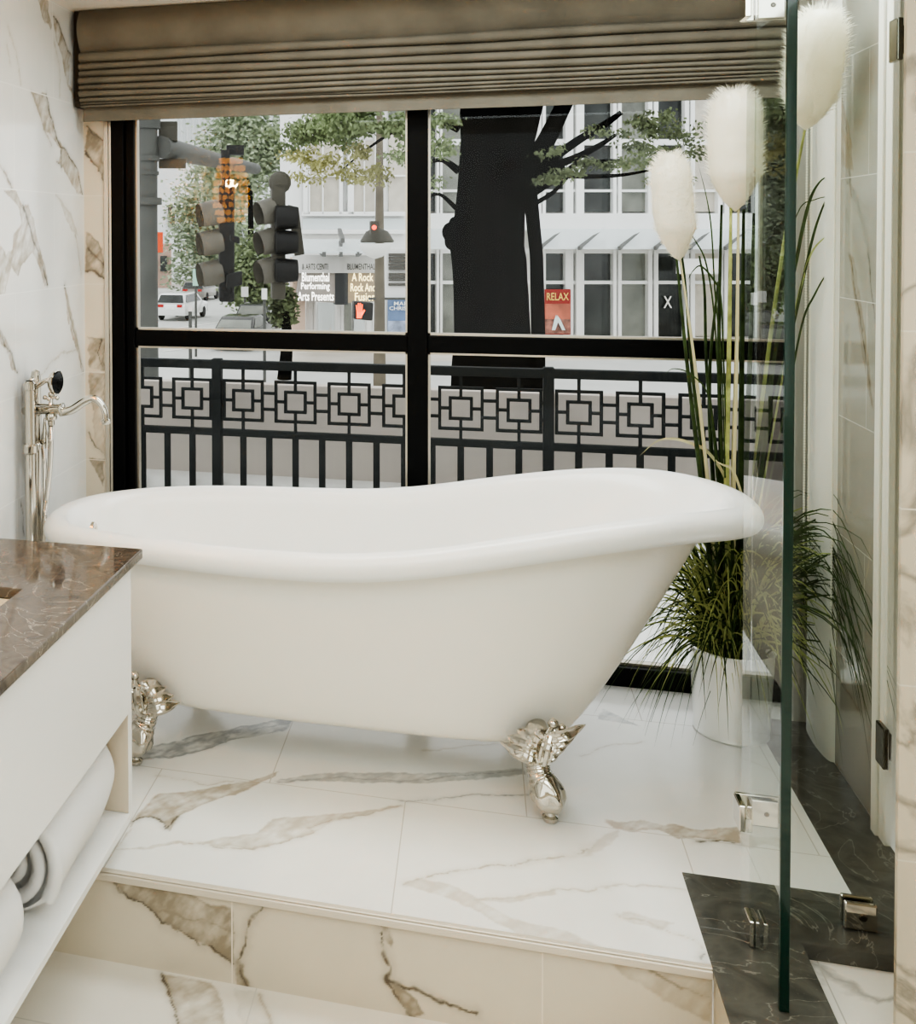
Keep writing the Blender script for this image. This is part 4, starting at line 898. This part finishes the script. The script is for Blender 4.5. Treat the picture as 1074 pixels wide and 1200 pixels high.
# posters
ps = empty('red_poster', out(655, 392, 49.3), TH, 'red and orange event poster in the shopfront bay beside the tree trunk', 'poster')
t = MB(); pb(t, 639, 339, 669, 392, 49.3, .08); t.build('poster_sheet', mat('poster_red', (170, 48, 38), .6), ps)
t = MB(); pb(t, 639.5, 356, 668.5, 374, 49.25, .04); t.build('poster_band', mat('poster_orange', (206, 118, 92), .6, noise_amt=.4, scale=2), ps)
t = MB(); pb(t, 639.5, 374, 668.5, 391, 49.25, .04); t.build('poster_band', mat('poster_dark', (176, 120, 104), .6, noise_amt=.8, scale=3), ps)
t = MB(); t.add([out(647, 387, 49.2), out(651, 387, 49.2), out(655, 376, 49.2), out(652, 369, 49.2), out(650, 374, 49.2)], [(0, 1, 2, 3, 4)]); t.add([out(663, 387, 49.2), out(659, 387, 49.2), out(654, 377, 49.2), out(653, 369, 49.2), out(657, 374, 49.2)], [(0, 1, 2, 3, 4)]); t.build('poster_figure', mat('poster_white', (226, 240, 238), .6), ps)
lettering('RELAX', 641, 343, 667, 352, 49.2, M['yellow_ink'], ps)
ps = empty('blue_poster', out(466, 392, 38), TH, 'pale blue theatre poster with white capitals beside the dark window post', 'poster')
t = MB(); pb(t, 455, 350, 482, 393, 38.1, .1); t.build('poster_sheet', mat('poster_blue', (112, 134, 168), .6, noise_amt=.3, scale=1.2), ps)
t = MB(); pb(t, 455, 376, 482, 393, 38.05, .04); t.build('poster_band', mat('poster_pale', (170, 180, 202), .6, noise_amt=.7, scale=2.4), ps)
lettering('MARI', 462, 353.5, 480, 358, 38.0, M['white_ink'], ps); lettering('CHRIST', 456.5, 359, 481, 363.5, 38.0, M['white_ink'], ps)
# louvre kiosk above the blue poster
t = MB(); pb(t, 452, 292, 483, 404, 38.3, .6); ks = t.build('louvred_kiosk', M['facade'], None); tag(ks, 'pale louvred street kiosk holding the blue poster', 'kiosk')
for y0, y1 in ((297, 317), (320, 329), (332, 335)):
    for q in range(int((y1-y0)/4)+1):
        t = MB(); pb(t, 456, y0+q*4, 482, min(y1, y0+q*4+3), 38.2, .08); t.build('louvre', M['letter_dark'], ks)
# arts venue with the curved marquee
bB = empty('arts_venue_building', out(410, 400, 46), TH, 'pale theatre building with tall curtained windows above the marquee', 'building')
t = MB(); pb(t, 343, -40, 476, 402, 46, 6); t.build('wall', M['facade_w'], bB)
for x0, x1, y0, y1, mm in ((361, 398, 160, 251, 'curtain'), (415, 440, 165, 251, 'curtain'), (456, 476, 150, 251, 'curtain'), (361, 398, 60, 150, 'curtain'), (415, 440, 60, 150, 'glass_mid'), (456, 476, 60, 140, 'glass_mid'), (355, 476, 256, 272, 'canopyglass'),
                           (373, 392, 355, 396, 'canopyglass'), (404, 412, 355, 394, 'glass_mid'), (415, 432, 358, 394, 'canopyglass')):
    t = MB(); pb(t, x0, y0, x1, y1, 45.85, .1); t.build('window_pane', M[mm], bB)
for x0, x1 in ((356, 361), (398, 402), (408, 415), (440, 446), (361.5, 363.5), (378, 379.5), (427, 428)):
    t = MB(); pb(t, x0, 60, x1, 251, 45.6, .3); t.build('mullion', M['facade_w'], bB)
for y0, y1 in ((248, 253), (269, 274), (205, 207)):
    t = MB(); pb(t, 354, y0, 476, y1, 45.6, .3); t.build('transom_bar', M['facade_w'], bB)
for x0, x1 in ((359, 367), (367.5, 370), (395, 399), (399.5, 403), (430, 436), (436.5, 440)):
    t = MB(); pb(t, x0, 350, x1, 398, 43.5, .5); t.build('column', M['facade_w'], bB)
mq = empty('theatre_marquee', out(395, 355, 42), TH, 'curved theatre marquee with silver header and two lit message boards', 'sign')
t = MB(); rings = []
for y in (320, 299): rings.append([out(343+k*103/20, y, 42-1.1*math.sin(PI*k/20)) for k in range(21)] + [out(446-k*103/20, y, 43.5) for k in range(21)])
t.loft(rings, True, True, True); t.build('header', mat('marquee_silver', (196, 194, 190), .35, .2), mq, smooth=40)
t = MB(); t.hexa([out(343, 396, 42.6), out(358, 396, 42.6), out(358, 302, 42.6), out(343, 302, 42.6)], F0*1.0); t.build('side_pier', mat('pier_tan', (206, 182, 164), .7), mq)
t = MB(); t.hexa([out(347, 352, 42.0), out(394, 355, 41.1), out(394, 320, 41.1), out(352, 320, 42.0)], F0*.5); t.build('message_board', mat('board_grey', (150, 144, 138), .6), mq)
t = MB(); t.hexa([out(393, 357, 41.05), out(408, 357, 41.05), out(408, 320, 41.05), out(393, 320, 41.05)], F0*.5); tag(t.build('centre_panel', mat('board_dark', (60, 62, 64), .5), mq), 'dark grey centre panel')
t = MB(); t.hexa([out(408, 355, 41.1), out(444, 353, 42.0), out(444, 320, 42.0), out(408, 320, 41.1)], F0*.5); t.build('message_board', mat('board_taupe', (168, 152, 128), .6), mq)
for s_, y0, x0, x1 in (('Blumenthal', 319.5, 354, 386), ('Performing', 331, 353, 386.5), ('Arts Presents', 342, 349, 391.5)): lettering(s_, x0, y0, x1, y0+10.5, 40.95, M['white_glow'], mq)
for s_, y0, x0, x1 in (('A Rock I', 320, 412.5, 441), ('Rock And', 332, 411, 440), ('Fusion', 343, 416, 440)): lettering(s_, x0, y0, x1, y0+9.5, 40.95, M['warm_glow'], mq)
lettering('& ARTS CENTER', 354, 309, 389, 316, 40.95, M['letter_dark'], mq); lettering('BLUMENTHAL', 407.5, 309, 440, 316, 40.95, M['letter_dark'], mq)
t = MB(); a = [out(357, 297, 40), out(450, 297, 40), out(446, 283, 44.5), out(352, 283, 44.5)]; t.hexa(a, (0, 0, .1)); mc = t.build('glass_canopy', M['canopyglass'], mq)
for (x0, y0), (x1, y1) in (((380, 298), (368, 287)), ((399.5, 298), (399.5, 284)), ((419, 298), (431, 287)), ((402, 282), (398, 270))):
    t = MB(); t.bar(out(x0, y0, 40), out(x1, y1, 43.5), .14, .18); t.build('strut', M['strut'], mc)

# ------------------------------------------------------------------ traffic signals, lamp posts, signs
M['pole'] = mat('weathered_grey_pole', (86, 87, 83), .6, noise_amt=.2, scale=3)
M['sig'] = mat('signal_black', (12, 12, 12), .55)
M['visor'] = mat('signal_visor', (104, 100, 90), .5, noise_amt=.2, scale=6)
M['olive'] = mat('signal_olive', (74, 71, 61), .6)
sp = empty('traffic_signal_pole', ground(172, 900), TH, 'thick grey signal pole with horizontal mast arm at the left pane edge', 'signal pole'); DP = 12
t = MB(); a, b = out(171, 40, DP), out(172, 1, DP); base = out(172, 395, DP); t.tube([(base.x, base.y, ZG), base, out(171.5, 250, DP), out(171, 60, DP)], [.145, .130, .126, .132], 24); t.build('pole', M['pole'], sp, smooth=40)
t = MB(); t.tube([out(188, 172, DP), out(225, 181, DP+1.2), out(262, 190, DP+3.2), out(300, 198, DP+5)], [.125, .115, .10, .085], 18); t.build('mast_arm', M['pole'], sp, smooth=40)
for y, h, r in ((236, 4, .175), (203, 2, .142), (186, 3, .150), (145, 6, .160)):
    t = MB(); c = out(171.5, y, DP); e = h*DP/FOC; t.lathe([(.12, -e), (r, -e), (r, e), (.12, e)], c, 24); t.build('collar', M['pole'], sp, smooth=40)
t = MB(); pb(t, 186, 142, 208, 165, DP+.1, .25); t.build('junction_box', M['olive'], sp, bevel=.01)
t = MB(); pb(t, 186, 186, 218, 197, DP+.25, .1); t.build('bracket', M['olive'], sp, bevel=.008)
def head(name, label, px, ys, D, body, visx, back=None, w=9):
    e = empty(name, out(px, ys[-1]+30, D), TH, label, 'traffic signal')
    t = MB(); t.hexa([out(px-w, ys[2]+34, D), out(px+w, ys[2]+34, D), out(px+w, ys[0]-34, D), out(px-w, ys[0]-34, D)], F0*.22); t.build('housing', M[body], e, bevel=.02)
    for y in ys:
        t = MB(); c0, c1 = out(px-w+1, y, D+.1), out(visx, y+4, D+.05); ax = (c1-c0).normalized(); rings = []
        r_ = 17*D/FOC
        for s in (0, .5, 1):
            c = c0.lerp(c1, s); u = ax.cross(ZU).normalized(); v = u.cross(ax)
            rings.append([c + (u*math.cos(q)+v*math.sin(q))*r_*(1-.08*s) for q in [PI*(-.28)+PI*1.56*k/20 for k in range(21)]])
        t.loft(rings, False, False, False); ins = [[p+(c0.lerp(c1, s)-p)*.06 for p in rr_] for s, rr_ in zip((0, .5, 1), rings)]; t.loft(ins, False, False, False)
        v_ = t.build('visor', M['visor'], e, smooth=50)
        t = MB(); u = ax.cross(ZU).normalized(); v = u.cross(ax); t.add([c0+ax*.02+(u*math.cos(2*PI*k/20)+v*math.sin(2*PI*k/20))*r_*.9 for k in range(20)], [tuple(range(20))]); t.build('lens', M['sig'], v_)
    if back:
        t = MB(); t.hexa([out(x, y, D+.25) for x, y in back], F0*.06); t.build('backplate', M['olive'], e)
    return e
h1 = head('traffic_signal', 'dark three-lamp traffic signal hanging nearest the signal pole', 266, (250, 284, 320), 9.6, 'sig', 234)
t = MB(); t.tube([out(264, 176, 9.7), out(265, 218, 9.7)], .04, 10); pb(t, 266, 170, 286, 181, 9.8, .15); t.build('hanger', M['sig'], h1)
t = MB(); t.hexa([out(270, 282, 9.3), out(281, 286, 9.3), out(281, 278, 9.3), out(270, 275, 9.3)], F0*.1); t.hexa([out(266, 338, 9.4), out(284, 334, 9.4), out(284, 318, 9.4), out(266, 322, 9.4)], F0*.15); t.build('side_visor', M['sig'], h1, bevel=.01)
h2 = head('traffic_signal', 'olive three-lamp traffic signal with tilted backplate left of the marquee', 327, (248, 283, 317), 11, 'olive', 303, [(346, 300), (357, 298), (350, 243), (338, 240)], 8)
t = MB(); t.tube([out(328, 206, 11.1), out(328, 220, 11.1)], .05, 10); t.ball(out(328, 214, 11.1), .12, 10, 7); t.build('hanger', M['olive'], h2)
for k, y in enumerate((255, 284, 317)):
    t = MB(); t.lathe([(.11, -.12), (.125, .0), (.125, .10), (.06, .12)], (0, 0, 0), 16, axis='X'); c = out(335, y, 10.95); t.v = [tuple(c - R0*v[0] + F0*v[1] + ZU*v[2]) for v in t.v]; t.build('side_lamp', M['sig'], h2, smooth=40)
lp = empty('lamp_post', ground(446, 399), TH, 'slim weathered lamp post beside the marquee carrying walk signal arm', 'lamp post'); DL = 30
t = MB(); base = out(445, 398, DL); t.tube([(base.x, base.y, ZG), base, out(445, 300, DL), out(445, 262, DL), out(445, 225, DL), out(445, 130, DL)], [.19, .16, .13, .12, .11, .09], 14); t.build('pole', mat('post_brown', (112, 104, 90), .7, noise_amt=.3, scale=2), lp, smooth=40)
t = MB(); t.lathe([(.02, .02), (.30, -.10), (.46, -.36), (.44, -.40), (.02, -.36)], out(442, 267, DL-.6), 20); t.build('reflector_dish', M['olive'], lp, smooth=40)
t = MB(); t.lathe([(.02, 0), (.42, .02), (.40, -.14), (.2, -.34), (.02, -.40)], out(440, 286, DL-.9), 20); t.build('globe', mat('globe_white', (232, 231, 226), .4), lp, smooth=50)
t = MB(); t.tube([out(432, 350, DL-.1), out(484, 350, DL+.2)], .035, 8); t.build('arm', M['pole'], lp)
rs = empty('red_signal', out(441, 272, DL-1.3), TH, 'small signal box with one red lamp on the lamp post', 'traffic signal')
t = MB(); pb(t, 435, 259, 445, 275, DL-1.3, .25); t.build('housing', M['olive'], rs, bevel=.02)
t = MB(); c = out(438.7, 266.6, DL-1.35); t.lathe([(.001, -.03), (.05, -.02), (.065, 0)], (0, 0, 0), 16, axis='Y'); t.v = [tuple(c + R0*v[0] + F0*v[1] + ZU*v[2]) for v in t.v]; t.build('lens', mat('red_lens', (255, 84, 50), .4, emit=1.6), rs)
pd = empty('pedestrian_signal', out(425, 377, 26), TH, 'black pedestrian signal showing an orange raised hand', 'pedestrian signal')
t = MB(); t.hexa([out(x, y, 26) for x, y in ((415, 374), (437, 376), (438, 355), (415, 353))], F0*.3); t.build('housing', mat('ped_black', (28, 28, 27), .5), pd, bevel=.03)
t = MB()
for q in ([(418, 373), (424, 373), (425.5, 366), (418, 364)],): t.add([out(x, y, 25.93) for x, y in q], [(0, 1, 2, 3)])
for x0, y0, x1, y1 in ((418, 364, 417.2, 357.5), (419.8, 364, 419.5, 355.2), (421.6, 364.4, 421.8, 355.2), (423.4, 365, 424, 356.6)):
    t.add([out(x0-.1, y0, 25.93), out(x0+1.5, y0+.3, 25.93), out(x1+1.4, y1, 25.93), out(x1-.1, y1, 25.93)], [(0, 1, 2, 3)])
t.add([out(424.6, 370, 25.93), out(428.3, 364, 25.93), out(427, 362.4, 25.93), out(423.5, 366.5, 25.93)], [(0, 1, 2, 3)])
t.build('hand_symbol', mat('hand_orange', (255, 92, 34), .5, emit=1.8), pd)
def signpost(name, label, px, y0, y1, D, w, h, c, cat='sign'):
    e = empty(name, ground(px, 395), TH, label, cat); t = MB(); t.tube([Vector((out(px, y1, D).x, out(px, y1, D).y, ZG)), out(px, y0, D)], .05, 8); t.build('post', M['pole'], e)
    t = MB(); pb(t, px-w, y0, px+w, y0+h, D-.1, .04); t.build('sign_plate', mat(name+'_plate', c, .5), e); return e
signpost('street_sign', 'narrow pale green street sign above the white car', 229.5, 315, 365, 44, 3.6, 20, (170, 204, 190))
signpost('notice_sign', 'small white notice plate on a post between parked cars and marquee', 310, 338, 388, 34, 3.2, 13, (224, 224, 218))
signpost('parking_sign', 'white roadside plate below the dark signal hanging nearest the pole', 287, 336, 352, 60, 4.2, 12, (226, 226, 222))
signpost('round_sign', 'little pale roadside sign in front of the white car', 223, 358, 385, 30, 2.6, 7, (216, 210, 206))
t = MB(); pb(t, 183, 272, 191, 296, 55, .3); o = t.build('shop_sign', mat('orange_sign', (226, 92, 48), .5)); tag(o, 'bright orange shop sign behind the thick signal pole', 'sign')

# ------------------------------------------------------------------ far buildings
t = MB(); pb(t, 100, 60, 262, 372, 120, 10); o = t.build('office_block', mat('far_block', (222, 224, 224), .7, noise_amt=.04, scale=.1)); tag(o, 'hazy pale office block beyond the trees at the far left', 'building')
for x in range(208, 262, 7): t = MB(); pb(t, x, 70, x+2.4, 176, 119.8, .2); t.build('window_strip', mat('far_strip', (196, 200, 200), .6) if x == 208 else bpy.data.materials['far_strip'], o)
t = MB(); pb(t, 197, 242, 205, 266, 119.7, .2); t.build('window', M['letter_dark'], o)
t = MB(); pb(t, 150, 286, 200, 366, 100, 8); o = t.build('brick_shop', mat('brick_pink', (188, 160, 146), .8, noise_amt=.2, scale=.3)); tag(o, 'low dull pink shop at the street end behind the signal pole', 'building')
t = MB(); pb(t, 188, 300, 196, 318, 99.8, .1); t.build('window', M['glass_dk'], o)
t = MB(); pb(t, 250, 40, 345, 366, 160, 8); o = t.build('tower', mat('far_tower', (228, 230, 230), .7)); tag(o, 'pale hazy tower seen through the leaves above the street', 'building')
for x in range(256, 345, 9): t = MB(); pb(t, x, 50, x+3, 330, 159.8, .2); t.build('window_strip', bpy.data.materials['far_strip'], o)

# ------------------------------------------------------------------ cars
def car(name, label, px, py, D, L, W, H, yaw, color, suv=False):
    g = out(px, py, D); e = empty(name, (0, 0, 0), 0, label, 'car'); T = Matrix.Translation((g.x, g.y, ZG)) @ Matrix.Rotation(TH+yaw, 4, 'Z')
    # x = length (rear at -L/2), y = width
    top = [(-.5, .36), (-.5, .60), (-.47, .66), (-.30 if not suv else -.46, .70), (-.22 if not suv else -.40, .97), (-.05, 1.0), (.10, .98), (.22, .70), (.44, .60), (.5, .48), (.5, .30)]
    def B(t, n, m, smooth=30, par=None, bevel=0):
        t.v = [tuple(T @ Vector(v)) for v in t.v]; return t.build(n, m, par or e, smooth=smooth, bevel=bevel)
    bodyp = [(-.5, .2), (-.5, .56), (-.48, .63), (.22, .66), (.44, .58), (.5, .45), (.5, .2)]
    rings = [[Vector((x*L, y*W/2*(1 if z < .5 else .97), z*H)) for x, z in bodyp] for y in (-1, 1)]
    t = MB(); t.loft(rings, True, True, True); B(t, 'body', mat(name+'_paint_%d' % (px), color, .25, .1, coat=.6), bevel=.03)
    r0 = -.49 if suv else -.38; r1 = -.42 if suv else -.24
    cab = [(r0, .63), (r1, .97), (.02, 1.0), (.10, .96), (.26, .65)]
    rings = [[Vector((x*L, s*W/2*(.95 if z < .7 else .80), z*H)) for x, z in cab] for s in (-1, 1)]
    t = MB(); t.loft(rings, True, True, True); B(t, 'cabin', bpy.data.materials[name+'_paint_%d' % (px)], bevel=.03)
    t = MB()
    for s in (-1, 1):
        q = [(r0+.06, .66), (r1+.05, .92), (.04, .94), (.19, .66)]; t.add([Vector((x*L, s*W/2*((.955 if z < .7 else .825)+.012), z*H)) for x, z in q], [(0, 1, 2, 3)])
    q = [(-.93, .66, r0+.012), (.93, .66, r0+.012), (.78, .93, r1-.002), (-.78, .93, r1-.002)]; t.add([Vector(((x-.012)*L, y*W/2*.93, z*H)) for y, z, x in q], [(0, 1, 2, 3)])
    B(t, 'windows', M['glass_mid' if sum(color) < 400 else 'glass_dk'])
    for sx in (-.31, .31):
        for sy in (-1, 1):
            t = MB(); t.lathe([(.02, -.11), (.30, -.11), (.34, -.07), (.34, .07), (.30, .11), (.02, .11)], (sx*L, sy*(W/2-.10), .34), 18, axis='Y'); B(t, 'wheel', M['black'])
    for sy in (-1, 1):
        t = MB(); t.box((-.505*L, sy*W/2*.62-.16, .50*H), (-.492*L, sy*W/2*.62+.22*(1 if sy > 0 else .7), .60*H)); B(t, 'tail_light', mat('tail_red_%d%d' % (px, sy), (190, 40, 34), .3))
    t = MB(); t.box((-.505*L, -.26, .42*H), (-.498*L, .26, .50*H)); B(t, 'number_plate', M['white_ink'])
    return e
car('suv', 'white hatchback car driving away up the street', 214, 370, 64, 4.5, 1.85, 1.62, 1.25, (236, 236, 234), True)
car('sedan', 'dark grey saloon car with red tail lights parked lowest in the street view', 286, 390, 48, 4.6, 1.8, 1.45, 1.25, (62, 60, 58))
car('parked_car', 'black parked car just beyond the dark grey saloon', 308, 378, 56, 4.4, 1.8, 1.5, 1.25, (34, 36, 38), True)
car('silver_car', 'small grey car ahead of the white hatchback', 236, 356, 82, 4.3, 1.8, 1.5, 1.25, (138, 134, 128), True)

# ------------------------------------------------------------------ trees
def leaves(t, c, rad, n, size, seed, flat=.6, droop=0, clump=14):
    q = random.Random(seed); c = Vector(c); cl = []
    for _ in range(clump):
        while True:
            p = Vector((q.uniform(-1, 1), q.uniform(-1, 1), q.uniform(-1, 1)))
            if p.length < 1: break
        cl.append(Vector((p.x*rad[0], p.y*rad[1], p.z*rad[2])))
    for _ in range(n):
        b = q.choice(cl); r = .42
        p = c + b + Vector((q.gauss(0, rad[0]*r*.6), q.gauss(0, rad[1]*r*.6), q.gauss(0, rad[2]*r*.6)))
        d = Vector((q.uniform(-1, 1), q.uniform(-1, 1), q.uniform(-.6, .3)-droop)).normalized(); s = d.cross(Vector((q.uniform(-1, 1), q.uniform(-1, 1), q.uniform(-1, 1)))).normalized()*size*.32*q.uniform(.6, 1.3); d *= size*q.uniform(.7, 1.4)
        t.add([p, p+d*.5+s, p+d, p+d*.5-s], [(0, 1, 2, 3)])
    return t
def leafmat(n, a, b):
    m = mat(n, a, .6, noise_amt=.5, scale=1.5); bs = m.node_tree.nodes['Principled BSDF']; bs.inputs['Transmission Weight'].default_value = 0; return m
M['leaf_far'] = leafmat('hazy_leaf', (172, 184, 156), 0); M['leaf_mid'] = leafmat('green_leaf', (138, 152, 112), 0); M['leaf_near'] = leafmat('yellow_green_leaf', (176, 174, 122), 0); M['leaf_dark'] = leafmat('dark_leaf', (112, 122, 88), 0)  # far leaves paled so the colour carries the haze
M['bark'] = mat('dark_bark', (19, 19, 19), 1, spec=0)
def tree(name, label, px, py, D, rx, ry, n, size, m, seed):
    e = empty(name, ground(px, 395), 0, label, 'tree', 'street trees in the distance'); s = D/FOC; c = out(px, py, D)
    t = MB(); leaves(t, c, (rx*s*1.0, rx*s*.8, ry*s), n, size, seed, clump=26); tag(t.build('foliage', M[m], e), kind='stuff')
    t = MB(); t.tube(smooth_path([(c.x, c.y, ZG), (c.x+.1, c.y, (c.z+ZG)/2), (c.x, c.y, c.z)], 4), [.25-.015*k for k in range(9)], 10); t.build('trunk', M['bark'], e); return e
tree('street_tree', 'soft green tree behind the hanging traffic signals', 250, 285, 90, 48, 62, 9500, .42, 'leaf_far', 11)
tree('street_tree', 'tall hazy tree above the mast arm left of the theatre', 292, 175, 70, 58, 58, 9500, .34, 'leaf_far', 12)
tree('street_tree', 'bushy green tree between the two hanging signals at street level', 305, 318, 62, 34, 38, 5200, .30, 'leaf_mid', 13)
tree('street_tree', 'dark small tree behind the parked cars left of the marquee', 333, 352, 37, 13, 24, 1500, .22, 'leaf_dark', 14)
# the big street tree close to the terrace
bt = empty('old_street_tree', ground(580, 900), 0, 'massive dark-barked street tree right of the centre window post', 'tree'); DT = 13
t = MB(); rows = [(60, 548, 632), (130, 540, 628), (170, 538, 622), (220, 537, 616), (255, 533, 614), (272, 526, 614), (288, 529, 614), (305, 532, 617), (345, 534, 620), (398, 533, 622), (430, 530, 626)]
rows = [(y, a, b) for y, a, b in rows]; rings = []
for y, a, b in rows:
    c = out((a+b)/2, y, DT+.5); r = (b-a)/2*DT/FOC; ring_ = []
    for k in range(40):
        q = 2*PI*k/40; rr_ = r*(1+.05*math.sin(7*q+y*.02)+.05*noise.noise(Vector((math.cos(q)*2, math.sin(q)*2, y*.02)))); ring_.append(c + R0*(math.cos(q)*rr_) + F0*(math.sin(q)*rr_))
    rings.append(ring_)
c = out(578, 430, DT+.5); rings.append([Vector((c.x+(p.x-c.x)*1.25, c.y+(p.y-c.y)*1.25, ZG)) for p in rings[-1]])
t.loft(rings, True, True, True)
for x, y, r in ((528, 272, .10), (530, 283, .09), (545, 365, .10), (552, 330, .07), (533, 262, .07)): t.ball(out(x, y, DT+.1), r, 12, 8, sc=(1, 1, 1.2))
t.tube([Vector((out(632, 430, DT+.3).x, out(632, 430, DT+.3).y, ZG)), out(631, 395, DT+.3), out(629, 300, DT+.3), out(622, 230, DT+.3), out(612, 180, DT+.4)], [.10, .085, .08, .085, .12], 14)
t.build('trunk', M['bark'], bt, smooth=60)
for pts, r in (([(606, 215), (622, 195), (640, 165), (655, 135), (672, 100)], (.17, .13, .11, .10, .09)), ([(600, 190), (612, 160), (622, 130), (632, 95)], (.2, .16, .13, .12)), ([(618, 195), (645, 186), (680, 163), (710, 145), (728, 132)], (.085, .06, .05, .042, .03)),
               ([(620, 205), (646, 195), (672, 186), (700, 172), (722, 158)], (.06, .05, .045, .035, .02)), ([(620, 226), (640, 215), (660, 206), (690, 207), (730, 205), (770, 198)], (.08, .06, .04, .028, .02, .01)),
               ([(622, 218), (640, 204), (662, 196)], (.05, .04, .02)), ([(660, 206), (676, 192), (700, 190), (726, 188)], (.035, .03, .03, .02)), ([(625, 240), (650, 224), (672, 200)], (.03, .025, .015)),
               ([(538, 200), (520, 188), (504, 190), (490, 196)], (.05, .03, .02, .01)), ([(538, 150), (510, 140), (470, 150), (430, 175), (400, 200)], (.06, .04, .022, .014, .008)), ([(536, 245), (516, 228), (500, 232)], (.03, .02, .01))):
    P = [out(x, y, DT-.1-.02*k) for k, (x, y) in enumerate(pts)]; S = smooth_path(P, 5); n = len(S); R_ = [r[min(len(r)-1, int(i/5))]+(r[min(len(r)-1, int(i/5)+1)]-r[min(len(r)-1, int(i/5))])*((i/5) % 1) for i in range(n)]
    t = MB(); t.tube(S, R_, 9); t.build('branch', M['bark'], bt, smooth=60)
def spray(pts, n, size, m, seed, rad, lab):
    q = random.Random(seed); t = MB()
    for (x, y, D, k) in pts:
        c = out(x, y, D); leaves(t, c, (rad, rad, rad*.55), int(n*k), size, seed+int(x), droop=.5, clump=8)
    return tag(t.build('foliage', M[m], bt), lab, kind='stuff')
spray([(360, 145, 11.5, 1), (395, 160, 11.5, 1), (430, 150, 11, 1.3), (465, 145, 11, 1.3), (385, 130, 11, 1), (340, 160, 12, .8), (470, 175, 11, .8), (420, 125, 11, 1.2)], 620, .055, 'leaf_mid', 5, .26, 'green leaves hanging above the theatre')
spray([(380, 190, 11.4, 1), (410, 200, 11.4, 1), (440, 205, 11.2, .8), (360, 205, 11.4, .6), (425, 182, 11.2, 1), (350, 180, 11.5, .8)], 240, .050, 'leaf_near', 6, .20, 'yellowing leaves low on the spray')
spray([(515, 140, 12.2, 1.3), (522, 175, 12.2, .8), (510, 215, 12.2, .25), (500, 160, 12.2, 1)], 300, .052, 'leaf_mid', 7, .20, 'leaves left of the trunk')
spray([(648, 178, 12.6, .7), (665, 200, 12.6, 1.0), (690, 192, 12.6, .9), (720, 190, 12.6, .7), (640, 210, 12.6, .8), (700, 150, 12.6, .4), (725, 160, 12.6, .4), (745, 170, 12.8, .7)], 230, .050, 'leaf_dark', 8, .16, 'dark leaves along the side branches')
spray([(755, 150, 14, 1), (775, 185, 14, 1.2), (770, 140, 14, 1), (800, 150, 14, .6), (815, 170, 14, .6), (790, 215, 14, .9), (745, 185, 14, .6)], 300, .060, 'leaf_dark', 9, .24, 'hanging leaves over the pale building')

# ------------------------------------------------------------------ light
w = bpy.data.worlds.new('world'); scene.world = w; w.use_nodes = True
bg = w.node_tree.nodes['Background']; bg.inputs[0].default_value = (.95, .985, 1.0, 1); bg.inputs[1].default_value = 1.25
def area(name, loc, rot, sx, sy, e, c):
    l = bpy.data.lights.new(name, 'AREA'); l.shape = 'RECTANGLE'; l.size = sx; l.size_y = sy; l.energy = e; l.color = c
    o = bpy.data.objects.new(name, l); col.objects.link(o); o.location = loc; o.rotation_euler = rot; return o
area('ceiling_light', (.1, .7, 2.27), (0, 0, 0), 1.7, 1.4, 21, (.89, 1, 1.02))
area('alcove_light', (.08, 2.72, 2.28), (0, 0, 0), 1.6, .5, 14, (.905, 1, 1.03))
area('room_fill', (.2, -1.45, 1.5), (math.radians(90), 0, 0), 2.4, 1.6, 12, (.90, 1, 1.01))  # added fill from behind the camera, not a fitting of the room
area('side_fill', (1.85, .4, 1.5), (math.radians(90), 0, math.radians(90)), 1.6, 1.4, 12, (.89, 1, 1.02))  # added fill to brighten the vanity front, not a fitting of the room
scene.view_settings.view_transform = 'AgX'
scene.view_settings.look = 'AgX - High Contrast'
scene.view_settings.exposure = .26
scene.cycles.max_bounces = 10; scene.cycles.diffuse_bounces = 5; scene.cycles.transparent_max_bounces = 32
scene.cycles.use_adaptive_sampling = False; scene.cycles.use_denoising = True; scene.cycles.denoising_input_passes = 'RGB_ALBEDO'; scene.cycles.caustics_reflective = False; scene.cycles.caustics_refractive = False
